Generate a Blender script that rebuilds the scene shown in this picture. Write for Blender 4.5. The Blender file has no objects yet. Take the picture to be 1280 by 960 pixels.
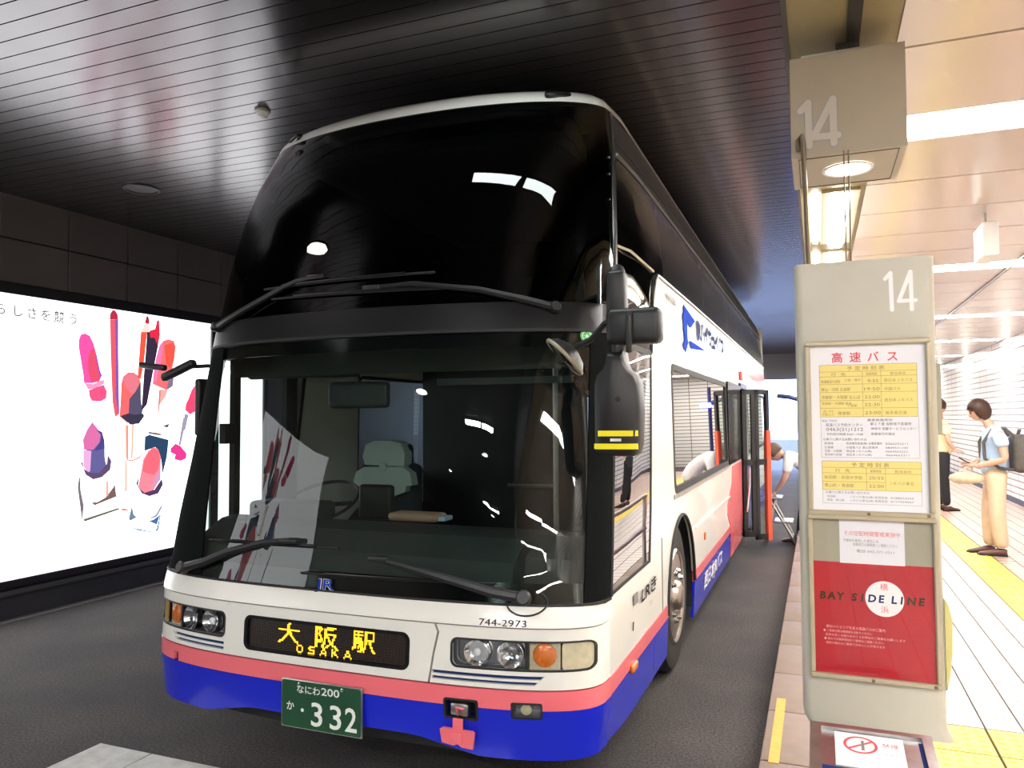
import bpy, bmesh, math, random
import numpy as np
from mathutils import Vector, Matrix

random.seed(7)
PI = math.pi
SC = bpy.context.scene
COL = SC.collection

# ------------------------------------------------------------------ camera, world, exposure
def set_camera():
    yaw, pitch, roll = 0.3783, 0.0436, -0.0056
    cy, sy, cp, sp = math.cos(yaw), math.sin(yaw), math.cos(pitch), math.sin(pitch)
    f = Vector((-sy * cp, cy * cp, sp)); r0 = Vector((cy, sy, 0)); u0 = r0.cross(f)
    r = r0 * math.cos(roll) + u0 * math.sin(roll)
    u = -r0 * math.sin(roll) + u0 * math.cos(roll)
    cam = bpy.data.cameras.new('camera'); cam.sensor_width = 36.0
    cam.lens = 958.8 / 1280 * 36.0; cam.clip_start = 0.05; cam.clip_end = 200
    o = bpy.data.objects.new('camera', cam); COL.objects.link(o)
    m = Matrix((r, u, -f)).transposed().to_4x4(); m.translation = Vector((2.128, -3.023, 1.728))
    o.matrix_world = m
    SC.camera = o
set_camera()
SC.view_settings.view_transform = 'Standard'
SC.view_settings.look = 'None'
SC.view_settings.gamma = 1.0
SC.view_settings.use_curve_mapping = False
SC.view_settings.exposure = 0.22
SC.render.film_transparent = False
w_ = bpy.data.worlds.new('world'); SC.world = w_; w_.use_nodes = True
w_.node_tree.nodes['Background'].inputs[0].default_value = (0.42, 0.56, 1.0, 1)
w_.node_tree.nodes['Background'].inputs[1].default_value = 9.0

LAMP = 48.0        # fluorescent tubes over the platform
TROUGH = 25.0      # tubes along the platform edge
ROADLAMP = 26.0    # fixtures in the dark ceiling above the lane
ADGLOW = 2.6       # backlit advertising boxes

# ------------------------------------------------------------------ materials
def mat(name, col, rough=0.5, metal=0.0, spec=0.5, emit=None, estr=0.0, var=0.0, vscale=8.0, bump=0.0, bscale=60.0, coat=0.0, col2=None):
    m = bpy.data.materials.new(name); m.use_nodes = True
    nt = m.node_tree; b = nt.nodes['Principled BSDF']
    b.inputs['Base Color'].default_value = (*col, 1); b.inputs['Roughness'].default_value = rough
    b.inputs['Metallic'].default_value = metal; b.inputs['Specular IOR Level'].default_value = spec
    b.inputs['Coat Weight'].default_value = coat; b.inputs['Coat Roughness'].default_value = 0.05
    if emit:
        b.inputs['Emission Color'].default_value = (*emit, 1); b.inputs['Emission Strength'].default_value = estr
    if var or bump:
        tc = nt.nodes.new('ShaderNodeTexCoord')
    if var:
        n = nt.nodes.new('ShaderNodeTexNoise'); n.inputs['Scale'].default_value = vscale; n.inputs['Detail'].default_value = 6
        nt.links.new(tc.outputs['Object'], n.inputs['Vector'])
        r = nt.nodes.new('ShaderNodeValToRGB'); r.color_ramp.elements[0].position = 0.3; r.color_ramp.elements[1].position = 0.7
        c2 = col2 or tuple(c * (1 - var) for c in col)
        r.color_ramp.elements[0].color = (*c2, 1); r.color_ramp.elements[1].color = (*col, 1)
        nt.links.new(n.outputs['Fac'], r.inputs['Fac']); nt.links.new(r.outputs['Color'], b.inputs['Base Color'])
    if bump:
        n2 = nt.nodes.new('ShaderNodeTexNoise'); n2.inputs['Scale'].default_value = bscale; n2.inputs['Detail'].default_value = 4
        nt.links.new(tc.outputs['Object'], n2.inputs['Vector'])
        bp = nt.nodes.new('ShaderNodeBump'); bp.inputs['Strength'].default_value = bump; bp.inputs['Distance'].default_value = 0.01
        nt.links.new(n2.outputs['Fac'], bp.inputs['Height']); nt.links.new(bp.outputs['Normal'], b.inputs['Normal'])
    return m

def glow(name, col, s):
    m = bpy.data.materials.new(name); m.use_nodes = True; nt = m.node_tree
    nt.nodes.clear(); e = nt.nodes.new('ShaderNodeEmission'); o = nt.nodes.new('ShaderNodeOutputMaterial')
    e.inputs[0].default_value = (*col, 1); e.inputs[1].default_value = s
    nt.links.new(e.outputs[0], o.inputs[0]); return m

def glass(name, tint, ior=1.5, boost=1.0, rough=0.0):
    m = bpy.data.materials.new(name); m.use_nodes = True; nt = m.node_tree; nt.nodes.clear()
    o = nt.nodes.new('ShaderNodeOutputMaterial'); mx = nt.nodes.new('ShaderNodeMixShader')
    t = nt.nodes.new('ShaderNodeBsdfTransparent'); g = nt.nodes.new('ShaderNodeBsdfGlossy'); f = nt.nodes.new('ShaderNodeFresnel')
    t.inputs[0].default_value = (*tint, 1); g.inputs['Color'].default_value = (1, 1, 1, 1); g.inputs['Roughness'].default_value = rough
    ge = nt.nodes.new('ShaderNodeNewGeometry'); ma = nt.nodes.new('ShaderNodeMath'); ma.operation = 'MULTIPLY_ADD'   # same index from either face of the thin pane
    ma.inputs[1].default_value = 1.0 / ior - ior; ma.inputs[2].default_value = ior
    nt.links.new(ge.outputs['Backfacing'], ma.inputs[0]); nt.links.new(ma.outputs[0], f.inputs['IOR'])
    mt = nt.nodes.new('ShaderNodeMath'); mt.operation = 'MULTIPLY'; mt.inputs[1].default_value = boost; mt.use_clamp = True
    nt.links.new(f.outputs[0], mt.inputs[0]); nt.links.new(mt.outputs[0], mx.inputs[0])
    nt.links.new(t.outputs[0], mx.inputs[1]); nt.links.new(g.outputs[0], mx.inputs[2]); nt.links.new(mx.outputs[0], o.inputs[0])
    return m

def asphalt_material():
    m = mat('asphalt', (0.06, 0.056, 0.054), 0.85, bump=0.6, bscale=160); nt = m.node_tree; b = nt.nodes['Principled BSDF']
    tc = nt.nodes.new('ShaderNodeTexCoord'); n1 = nt.nodes.new('ShaderNodeTexNoise'); n2 = nt.nodes.new('ShaderNodeTexNoise')
    n1.inputs['Scale'].default_value = 1.3; n1.inputs['Detail'].default_value = 5; n2.inputs['Scale'].default_value = 75; n2.inputs['Detail'].default_value = 3
    r1 = nt.nodes.new('ShaderNodeValToRGB'); r2 = nt.nodes.new('ShaderNodeValToRGB'); mx = nt.nodes.new('ShaderNodeMixRGB'); mx.blend_type = 'MULTIPLY'; mx.inputs[0].default_value = 1.0
    r1.color_ramp.elements[0].position = 0.35; r1.color_ramp.elements[1].position = 0.68
    r1.color_ramp.elements[0].color = (0.031, 0.029, 0.030, 1); r1.color_ramp.elements[1].color = (0.052, 0.046, 0.041, 1)
    r2.color_ramp.elements[0].position = 0.40; r2.color_ramp.elements[1].position = 0.74
    r2.color_ramp.elements[0].color = (0.82, 0.82, 0.82, 1); r2.color_ramp.elements[1].color = (2.6, 2.5, 2.4, 1)
    for n, r in ((n1, r1), (n2, r2)): nt.links.new(tc.outputs['Object'], n.inputs['Vector']); nt.links.new(n.outputs['Fac'], r.inputs['Fac'])
    nt.links.new(r1.outputs[0], mx.inputs[1]); nt.links.new(r2.outputs[0], mx.inputs[2]); nt.links.new(mx.outputs[0], b.inputs['Base Color'])
    return m
M = {}
M['asphalt'] = asphalt_material()
M['paint_line'] = mat('worn_road_paint', (0.66, 0.66, 0.61), 0.7, var=0.25, vscale=14, bump=0.3, bscale=120)
M['slat'] = mat('dark_metal_slat', (0.16, 0.149, 0.155), 0.21, metal=0.92, var=0.12, vscale=3)
M['black'] = mat('black_void', (0.008, 0.008, 0.009), 0.7)
M['wall_panel'] = mat('brown_wall_panel', (0.14, 0.115, 0.10), 0.38, var=0.2, vscale=1.5)
M['wall_joint'] = mat('wall_joint', (0.012, 0.010, 0.010), 0.8)
M['plinth'] = mat('dark_plinth', (0.035, 0.033, 0.035), 0.6, var=0.3, vscale=4)
M['dark_frame'] = mat('dark_aluminium_frame', (0.06, 0.055, 0.06), 0.35, metal=0.8)
M['ceil_cream'] = mat('cream_ceiling_panel', (0.68, 0.57, 0.50), 0.16, spec=0.6, var=0.06, vscale=0.8)
M['trough'] = mat('ochre_trough_liner', (0.36, 0.29, 0.14), 0.5, var=0.2, vscale=3)
M['trough_dark'] = mat('dark_conduit', (0.05, 0.045, 0.035), 0.5)
M['lamp'] = glow('fluorescent_lamp', (1.0, 0.965, 0.93), LAMP)
M['lamp_trough'] = glow('edge_fluorescent_lamp', (1.0, 0.94, 0.84), TROUGH)
M['lamp_road'] = glow('lane_fluorescent_lamp', (0.92, 1.0, 0.98), ROADLAMP)
M['lamp_down'] = glow('warm_downlight', (1.0, 0.93, 0.82), 30.0)
M['curb'] = mat('pinkish_curb_stone', (0.27, 0.195, 0.155), 0.55, var=0.18, vscale=9, bump=0.15, bscale=150)
M['tile'] = mat('pale_platform_tile', (0.66, 0.61, 0.57), 0.32, var=0.1, vscale=5)
M['tile_pink'] = mat('pink_platform_tile', (0.60, 0.42, 0.36), 0.32, var=0.12, vscale=5)
M['grout'] = mat('grey_grout', (0.05, 0.036, 0.032), 0.8)
M['yellow_tile'] = mat('yellow_tactile_tile', (0.78, 0.62, 0.10), 0.5, var=0.1, vscale=12)
M['orange_strip'] = mat('orange_edge_strip', (0.85, 0.40, 0.05), 0.5, var=0.15, vscale=30)
M['white_paint'] = mat('bus_white_paint', (0.84, 0.83, 0.77), 0.22, coat=0.4)
M['pink_paint'] = mat('bus_pink_paint', (0.86, 0.17, 0.20), 0.25, coat=0.4)
M['blue_paint'] = mat('bus_blue_paint', (0.010, 0.022, 0.60), 0.22, coat=0.5)
M['blue_print'] = mat('blue_print', (0.010, 0.05, 0.42), 0.8, spec=0.05)
M['black_gloss'] = mat('black_gloss_panel', (0.010, 0.010, 0.011), 0.12, spec=0.5)
M['black_plastic'] = mat('black_plastic', (0.016, 0.016, 0.017), 0.42)
M['band'] = mat('dark_grey_band', (0.010, 0.010, 0.011), 0.32, spec=0.35)
M['rubber'] = mat('black_rubber', (0.012, 0.012, 0.013), 0.65)
M['matte_black'] = mat('matte_black_pillar', (0.008, 0.009, 0.009), 0.95, spec=0.03)
M['lamp_lane_fill'] = glow('added_lane_fill_lamp', (0.97, 0.985, 1.0), 340.0)  # overdriven fill for the bus front, added out of view
M['tyre'] = mat('tyre_rubber', (0.022, 0.020, 0.019), 0.75, bump=0.2, bscale=90)
M['chrome'] = mat('chrome', (0.75, 0.75, 0.76), 0.12, metal=1.0)
M['steel'] = mat('brushed_steel', (0.55, 0.54, 0.53), 0.32, metal=1.0, var=0.2, vscale=20)
M['rim'] = mat('polished_rim', (0.52, 0.46, 0.41), 0.34, metal=1.0, var=0.3, vscale=14)
M['reflector'] = mat('lamp_reflector', (0.6, 0.62, 0.66), 0.1, metal=1.0)
M['lens_clear'] = glass('clear_lens', (0.92, 0.94, 0.96), 1.45, 1.4)
M['case_glass'] = glass('sign_case_glass', (0.97, 0.97, 0.97), 1.45, 0.4)
M['lens_corner'] = mat('cream_corner_lens', (0.62, 0.56, 0.38), 0.15, spec=0.6, var=0.2, vscale=40)
M['lens_orange'] = mat('orange_lens', (0.85, 0.22, 0.03), 0.15, var=0.3, vscale=60)
M['windshield'] = glass('windshield_glass', (0.55, 0.64, 0.60), 1.55, 1.05)
M['glass_dark'] = glass('upper_tinted_glass', (0.10, 0.13, 0.13), 1.5, 0.75)
M['glass_side'] = glass('side_window_glass', (0.12, 0.13, 0.13), 1.75, 1.5)
M['glass_upside'] = glass('upper_side_glass', (0.08, 0.08, 0.08), 1.5, 0.6, 0.13)
M['glass_corner'] = glass('corner_side_glass', (0.08, 0.08, 0.08), 1.5, 0.6)
M['glass_clear'] = glass('clear_side_glass', (0.8, 0.85, 0.83), 1.45, 1.0)
M['interior'] = mat('dark_interior', (0.022, 0.024, 0.025), 0.7, var=0.3, vscale=6)
M['dash'] = mat('grey_dashboard', (0.06, 0.065, 0.065), 0.55, var=0.2, vscale=8)
M['visor'] = mat('olive_visor', (0.045, 0.05, 0.038), 0.6)
M['seat_fabric'] = mat('dark_seat_fabric', (0.03, 0.035, 0.05), 0.9, bump=0.2)
M['seat_cover'] = mat('white_seat_cover', (0.62, 0.70, 0.68), 0.8, var=0.06, vscale=12)
M['peach'] = mat('peach_pouch', (0.62, 0.36, 0.26), 0.7, var=0.2, vscale=10)
M['plate_green'] = mat('green_plate', (0.016, 0.075, 0.035), 0.35)
M['plate_white'] = mat('plate_white', (0.82, 0.84, 0.80), 0.4)
M['led_panel'] = mat('led_panel', (0.012, 0.008, 0.006), 0.25)
M['led'] = glow('amber_led', (1.0, 0.52, 0.02), 2.6)
M['led_dim'] = mat('unlit_led', (0.05, 0.035, 0.03), 0.5)
M['print_dark'] = mat('dark_print', (0.02, 0.02, 0.025), 0.8, spec=0.05)
M['print_grey'] = mat('grey_print', (0.24, 0.23, 0.22), 0.8, spec=0.05)
M['print_white'] = mat('white_print', (0.86, 0.86, 0.85), 0.5)
M['print_red'] = mat('red_print', (0.72, 0.08, 0.10), 0.5)
M['green_sticker'] = mat('green_sticker', (0.05, 0.42, 0.12), 0.4)
M['pale_green'] = mat('pale_green_print', (0.55, 0.80, 0.55), 0.4)
M['yellow_tape'] = mat('yellow_tape', (0.92, 0.82, 0.01), 0.4)
M['mirror'] = mat('mirror_face', (0.85, 0.78, 0.74), 0.05, metal=1.0)
M['sign_beige'] = mat('beige_enamel', (0.52, 0.50, 0.415), 0.38, var=0.14, vscale=4, bump=0.05, bscale=20)
M['sign_side'] = mat('darker_beige_side', (0.40, 0.34, 0.23), 0.4, var=0.2, vscale=5)
M['sign_frame'] = mat('beige_frame', (0.50, 0.44, 0.31), 0.32, metal=0.3, var=0.12, vscale=12)
M['sign_back'] = mat('olive_grey_backboard', (0.36, 0.34, 0.25), 0.6, var=0.08, vscale=6)
M['paper'] = mat('white_paper', (0.78, 0.78, 0.82), 0.6)
M['paper_yellow'] = mat('yellow_table_print', (0.80, 0.66, 0.22), 0.6)
M['print_brown'] = mat('brown_print', (0.30, 0.21, 0.08), 0.6)
M['poster_red'] = mat('red_poster', (0.50, 0.018, 0.028), 0.3, spec=0.25, var=0.15, vscale=3)
M['print_olive'] = mat('dark_olive_print', (0.045, 0.028, 0.008), 0.7, spec=0.1)
M['print_rose'] = mat('rose_print', (0.85, 0.45, 0.45), 0.4)
M['navy'] = mat('navy_print', (0.02, 0.04, 0.14), 0.8, spec=0.05)
M['box_beige'] = mat('hanging_box_enamel', (0.40, 0.34, 0.25), 0.45, var=0.08, vscale=4)
M['num_outline'] = mat('grey_blue_outline', (0.30, 0.32, 0.33), 0.5)
M['num_fill'] = mat('pale_number_fill', (0.52, 0.47, 0.40), 0.5)
M['rod'] = mat('dull_bronze_rod', (0.20, 0.16, 0.11), 0.4, metal=0.6)
M['skin'] = mat('skin', (0.62, 0.36, 0.25), 0.55, var=0.08, vscale=20)
M['hair'] = mat('dark_brown_hair', (0.055, 0.022, 0.012), 0.5, var=0.4, vscale=30)
M['grey_hair'] = mat('grey_brown_hair', (0.16, 0.10, 0.07), 0.6, var=0.4, vscale=30)
M['tee_blue'] = mat('pale_blue_cotton', (0.48, 0.66, 0.88), 0.85, var=0.12, vscale=12)
M['beige_cotton'] = mat('beige_cotton', (0.68, 0.52, 0.36), 0.85, var=0.15, vscale=9)
M['shoe'] = mat('brown_leather', (0.09, 0.035, 0.025), 0.4)
M['bag_grey'] = mat('dark_grey_canvas', (0.10, 0.09, 0.08), 0.8, var=0.2, vscale=20)
M['plastic_bag'] = mat('pale_plastic_bag', (0.62, 0.52, 0.36), 0.4, var=0.3, vscale=14)
M['cream_cotton'] = mat('cream_cotton', (0.74, 0.66, 0.42), 0.85)
M['dark_trouser'] = mat('black_trousers', (0.014, 0.014, 0.018), 0.85)
M['white_cotton'] = mat('white_cotton', (0.78, 0.78, 0.80), 0.8, var=0.1, vscale=15)
M['phone'] = mat('dark_phone', (0.02, 0.02, 0.03), 0.2)
M['eye'] = mat('eye_dark', (0.02, 0.015, 0.012), 0.2)
M['lip'] = mat('lip', (0.50, 0.20, 0.16), 0.5)
M['white_wall'] = mat('pale_end_wall', (0.34, 0.37, 0.43), 0.6)
M['blue_lamp'] = glow('blue_lamp', (0.08, 0.16, 1.0), 14.0)
M['exit_white'] = glow('lit_sign_face', (1.0, 0.97, 0.92), 1.6)
M['ad_white'] = glow('backlit_ad_white', (0.97, 0.985, 1.0), ADGLOW)
M['dark_blue'] = mat('dark_blue_metal', (0.02, 0.03, 0.12), 0.4)
M['red_orange'] = mat('red_orange_door_edge', (0.80, 0.10, 0.05), 0.35)

# glossy white wall tiles (too small in the photo to pick apart one by one)
def tile_wall_material():
    m = mat('small_white_wall_tiles', (0.7, 0.68, 0.64), 0.25); nt = m.node_tree; b = nt.nodes['Principled BSDF']
    tc = nt.nodes.new('ShaderNodeTexCoord'); mp = nt.nodes.new('ShaderNodeMapping'); br = nt.nodes.new('ShaderNodeTexBrick')
    mp.inputs['Rotation'].default_value = (0, PI / 2, PI / 2)
    sx = nt.nodes.new('ShaderNodeSeparateXYZ'); cx = nt.nodes.new('ShaderNodeCombineXYZ')
    nt.links.new(tc.outputs['Object'], sx.inputs[0])
    ad = nt.nodes.new('ShaderNodeMath'); nt.links.new(sx.outputs['X'], ad.inputs[0]); nt.links.new(sx.outputs['Y'], ad.inputs[1])
    nt.links.new(ad.outputs[0], cx.inputs['X']); nt.links.new(sx.outputs['Z'], cx.inputs['Y'])
    nt.links.new(cx.outputs[0], br.inputs['Vector'])
    br.offset = 0.0; br.inputs['Scale'].default_value = 1.0; br.inputs['Brick Width'].default_value = 0.62; br.inputs['Row Height'].default_value = 0.115
    br.inputs['Mortar Size'].default_value = 0.014
    br.inputs['Color1'].default_value = (0.72, 0.70, 0.66, 1); br.inputs['Color2'].default_value = (0.68, 0.66, 0.62, 1); br.inputs['Mortar'].default_value = (0.22, 0.19, 0.15, 1)
    nt.links.new(br.outputs['Color'], b.inputs['Base Color'])
    return m
M['wall_tiles'] = tile_wall_material()

# ------------------------------------------------------------------ object helpers
def tag(o, label=None, cat=None, group=None, kind=None):
    if label: o['label'] = label
    if cat: o['category'] = cat
    if group: o['group'] = group
    if kind: o['kind'] = kind
    return o

def empty(name, loc=(0, 0, 0), rz=0.0):
    o = bpy.data.objects.new(name, None); COL.objects.link(o); o.location = loc; o.rotation_euler = (0, 0, rz)
    o.empty_display_size = 0.1
    return o

def link(name, me, parent=None):
    o = bpy.data.objects.new(name, me); COL.objects.link(o)
    if parent: o.parent = parent
    return o

class MB:
    """collects shapes and links them as one mesh object"""
    def __init__(s): s.v = []; s.f = []; s.mi = []; s.m = 0
    def add(s, vs, fs):
        o = len(s.v); s.v += [tuple(p) for p in vs]; s.f += [tuple(i + o for i in f) for f in fs]; s.mi += [s.m] * len(fs); return s
    def box(s, x0, x1, y0, y1, z0, z1):
        return s.add([(x0, y0, z0), (x1, y0, z0), (x1, y1, z0), (x0, y1, z0), (x0, y0, z1), (x1, y0, z1), (x1, y1, z1), (x0, y1, z1)],
                     [(0, 3, 2, 1), (4, 5, 6, 7), (0, 1, 5, 4), (1, 2, 6, 5), (2, 3, 7, 6), (3, 0, 4, 7)])
    def rbox(s, c, h, r=0.01, seg=2, rot=None):
        """box with rounded edges, centre c, half sizes h"""
        bm = bmesh.new(); bmesh.ops.create_cube(bm, size=2.0)
        for v in bm.verts: v.co = Vector((v.co.x * h[0], v.co.y * h[1], v.co.z * h[2]))
        bmesh.ops.bevel(bm, geom=bm.edges[:], offset=min(r, min(h) * 0.98), segments=seg, profile=0.5, affect='EDGES')
        R = rot or Matrix.Identity(3)
        bm.verts.index_update()
        s.add([(R @ v.co) + Vector(c) for v in bm.verts], [[v.index for v in f.verts] for f in bm.faces]); bm.free(); return s
    def prism(s, poly, a, b, axis='y'):
        """closed outline (2d, counter-clockwise) extruded from a to b along an axis"""
        n = len(poly)
        def P(u, v, t): return {'x': (t, u, v), 'y': (u, t, v), 'z': (u, v, t)}[axis]
        vs = [P(u, v, a) for u, v in poly] + [P(u, v, b) for u, v in poly]
        fs = [tuple(range(n)), tuple(range(2 * n - 1, n - 1, -1))] + [((i + 1) % n, i, n + i, n + (i + 1) % n) for i in range(n)]
        return s.add(vs, fs)
    def tube(s, pts, r, n=8, caps=True):
        pts = [Vector(p) for p in pts]; rr = r if isinstance(r, (list, tuple)) else [r] * len(pts)
        vs = []; fs = []; up = None
        for i, p in enumerate(pts):
            t = (pts[min(i + 1, len(pts) - 1)] - pts[max(i - 1, 0)]).normalized()
            if up is None:
                up = t.orthogonal().normalized()
            else:
                up = (up - t * up.dot(t)).normalized()
            sd = t.cross(up)
            for k in range(n):
                a = 2 * PI * k / n; vs.append(p + (up * math.cos(a) + sd * math.sin(a)) * rr[i])
        for i in range(len(pts) - 1):
            for k in range(n):
                fs.append((i * n + k, i * n + (k + 1) % n, (i + 1) * n + (k + 1) % n, (i + 1) * n + k))
        if caps: fs.append(tuple(range(n - 1, -1, -1))); fs.append(tuple((len(pts) - 1) * n + k for k in range(n)))
        return s.add(vs, fs)
    def lathe(s, prof, c, axis, n=24, caps=True):
        """profile [(t along axis, radius)] turned about axis through c"""
        a = Vector(axis).normalized(); u = a.orthogonal().normalized(); w = a.cross(u); c = Vector(c); vs = []; fs = []
        for t, r in prof:
            for k in range(n):
                g = 2 * PI * k / n; vs.append(c + a * t + (u * math.cos(g) + w * math.sin(g)) * r)
        for i in range(len(prof) - 1):
            for k in range(n): fs.append((i * n + k, i * n + (k + 1) % n, (i + 1) * n + (k + 1) % n, (i + 1) * n + k))
        if caps: fs.append(tuple(range(n - 1, -1, -1))); fs.append(tuple((len(prof) - 1) * n + k for k in range(n)))
        return s.add(vs, fs)
    def ball(s, c, r, n=12, k=8):
        rx, ry, rz = r if isinstance(r, (list, tuple)) else (r, r, r); vs = [(c[0], c[1], c[2] - rz)]; fs = []
        for j in range(1, k):
            t = -PI / 2 + PI * j / k
            for i in range(n):
                g = 2 * PI * i / n; vs.append((c[0] + rx * math.cos(t) * math.cos(g), c[1] + ry * math.cos(t) * math.sin(g), c[2] + rz * math.sin(t)))
        vs.append((c[0], c[1], c[2] + rz))
        for i in range(n): fs.append((0, 1 + (i + 1) % n, 1 + i))
        for j in range(k - 2):
            for i in range(n): fs.append((1 + j * n + i, 1 + j * n + (i + 1) % n, 1 + (j + 1) * n + (i + 1) % n, 1 + (j + 1) * n + i))
        for i in range(n): fs.append((1 + (k - 2) * n + i, 1 + (k - 2) * n + (i + 1) % n, len(vs) - 1))
        return s.add(vs, fs)
    def build(s, name, mats, parent=None, smooth=False, fix=True):
        me = bpy.data.meshes.new(name); me.from_pydata([tuple(map(float, v)) for v in s.v], [], s.f)
        for m in (mats if isinstance(mats, (list, tuple)) else [mats]): me.materials.append(m)
        if len(me.materials) > 1: me.polygons.foreach_set('material_index', s.mi)
        if fix:
            bm = bmesh.new(); bm.from_mesh(me); bmesh.ops.recalc_face_normals(bm, faces=bm.faces[:]); bm.to_mesh(me); bm.free()
        if smooth:
            me.polygons.foreach_set('use_smooth', [True] * len(me.polygons))
            me.set_sharp_from_angle(angle=math.radians(smooth if smooth is not True else 40))
        me.update(); return link(name, me, parent)

def rrect(x0, x1, z0, z1, r, n=4):
    pts = []
    for cx, cz, a0 in ((x1 - r, z1 - r, 0), (x0 + r, z1 - r, PI / 2), (x0 + r, z0 + r, PI), (x1 - r, z0 + r, 1.5 * PI)):
        for k in range(n + 1):
            a = a0 + PI / 2 * k / n; pts.append((cx + r * math.cos(a), cz + r * math.sin(a)))
    return pts

def sheet(name, poly, holes, fmap, m, parent, cu=None, cv=None, thick=0.0, smooth=35):
    """flat outline with holes in (u, v), cut into cells at cu / cv and laid on a surface fmap(u, v, depth)"""
    bm = bmesh.new()
    for lp in [poly] + list(holes):
        vs = [bm.verts.new((p[0], p[1], 0)) for p in lp]
        for i in range(len(vs)): bm.edges.new((vs[i], vs[(i + 1) % len(vs)]))
    bmesh.ops.triangle_fill(bm, use_beauty=True, use_dissolve=False, edges=bm.edges[:], normal=(0, 0, 1))
    for c in (cu or []):
        bmesh.ops.bisect_plane(bm, geom=bm.verts[:] + bm.edges[:] + bm.faces[:], dist=1e-5, plane_co=(c, 0, 0), plane_no=(1, 0, 0))
    for c in (cv or []):
        bmesh.ops.bisect_plane(bm, geom=bm.verts[:] + bm.edges[:] + bm.faces[:], dist=1e-5, plane_co=(0, c, 0), plane_no=(0, 1, 0))
    bm.verts.ensure_lookup_table(); bm.verts.index_update()
    uv = [(v.co.x, v.co.y) for v in bm.verts]; n = len(uv)
    faces = [[v.index for v in f.verts] for f in bm.faces]
    bd = [(e.verts[0].index, e.verts[1].index) for e in bm.edges if len(e.link_faces) == 1]
    bm.free()
    vs = [fmap(u, v, 0.0) for u, v in uv]; fs = list(faces)
    if thick:
        vs += [fmap(u, v, -thick) for u, v in uv]
        fs += [[i + n for i in reversed(f)] for f in faces] + [(a, b, b + n, a + n) for a, b in bd]
    b = MB(); b.add(vs, fs); return b.build(name, m, parent, smooth=smooth)

def frange(a, b, st):
    n = max(1, int(round((b - a) / st))); return [a + (b - a) * i / n for i in range(1, n)]

# lettering ---------------------------------------------------------------------------------
_tc = {}
def glyphs(body, offset=0.0):
    key = (body, offset)
    if key not in _tc:
        c = bpy.data.curves.new('lettering', 'FONT'); c.body = body; c.size = 1.0; c.resolution_u = 3; c.offset = offset
        o = bpy.data.objects.new('lettering', c); COL.objects.link(o)
        bpy.context.view_layer.update()
        me = bpy.data.meshes.new_from_object(o.evaluated_get(bpy.context.evaluated_depsgraph_get()))
        co = np.zeros(len(me.vertices) * 3, 'f'); me.vertices.foreach_get('co', co); co = co.reshape(-1, 3)[:, :2]
        fs = [tuple(p.vertices) for p in me.polygons]
        bpy.data.objects.remove(o); bpy.data.curves.remove(c); bpy.data.meshes.remove(me)
        _tc[key] = (co.copy(), fs)
    return _tc[key]

def letters(name, items, fmap, m, parent, offset=0.0):
    """items: (body, u centre, v base, cap size, width or None, shear); one mesh on a surface"""
    b = MB()
    for it in items:
        body, u, v, size = it[:4]; width = it[4] if len(it) > 4 else None; shear = it[5] if len(it) > 5 else 0.0
        co, fs = glyphs(body, offset)
        if len(co) == 0: continue
        x0, x1 = co[:, 0].min(), co[:, 0].max(); sx = (width / (x1 - x0)) if width else size
        b.add([fmap(u + (p[0] - (x0 + x1) / 2) * sx + p[1] * size * shear, v + p[1] * size, 0.0) for p in co], fs)
    o = b.build(name, m, parent, fix=False)
    if len(items) > 4: o['kind'] = 'stuff'       # print too small to pick apart
    return o

def characters(items, fmap, m, parent, offset=0.0):
    for it in items: letters('character', [it], fmap, m, parent, offset)

def left_letters(items):
    """same items but u is the left edge"""
    out = []
    for body, u, v, size, width in items:
        co, fs = glyphs(body); w = width or (co[:, 0].max() - co[:, 0].min()) * size
        out.append((body, u + w / 2, v, size, w))
    return out

def strokes(name, lines, w, fmap, m, parent):
    """round-ended painted strokes, each a polyline of (u, v)"""
    b = MB(); k = 0
    for ln in lines:
        for (x0, y0), (x1, y1) in zip(ln, ln[1:]):
            a = math.atan2(y1 - y0, x1 - x0); P = []
            for i in range(9): t = a + PI / 2 + PI * i / 8; P.append((x0 + w * math.cos(t), y0 + w * math.sin(t)))
            for i in range(9): t = a - PI / 2 + PI * i / 8; P.append((x1 + w * math.cos(t), y1 + w * math.sin(t)))
            b.add([fmap(x, y, 0.00005 * k) for x, y in P], [tuple(range(len(P)))]); k += 1
    return b.build(name, m, parent, fix=False)

# ------------------------------------------------------------------ the setting
Y0W, Y1W = -26.0, 23.0
XW = -4.455          # wall with the advertising boxes
XC = 1.85            # face of the platform curb
XP = 5.35            # tiled wall behind the platform
ZP = 0.171           # platform level
ZR, ZC = 3.72, 3.10  # ceiling over the lane, ceiling over the platform

def structure(o): o['kind'] = 'structure'; return o

b = MB(); b.box(XW, XC, Y0W, Y1W, -0.12, 0.0)
road = structure(b.build('road', M['asphalt']))
# worn pale stop line, two long blocks with an open joint
for x0, x1 in ((-1.463, -1.11), (-1.10, -0.10), (-0.09, 0.9)):
    MB().box(x0, x1, -0.42, 0.04, 0.0, 0.004).build('stop_line_block', M['paint_line'], road)

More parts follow.
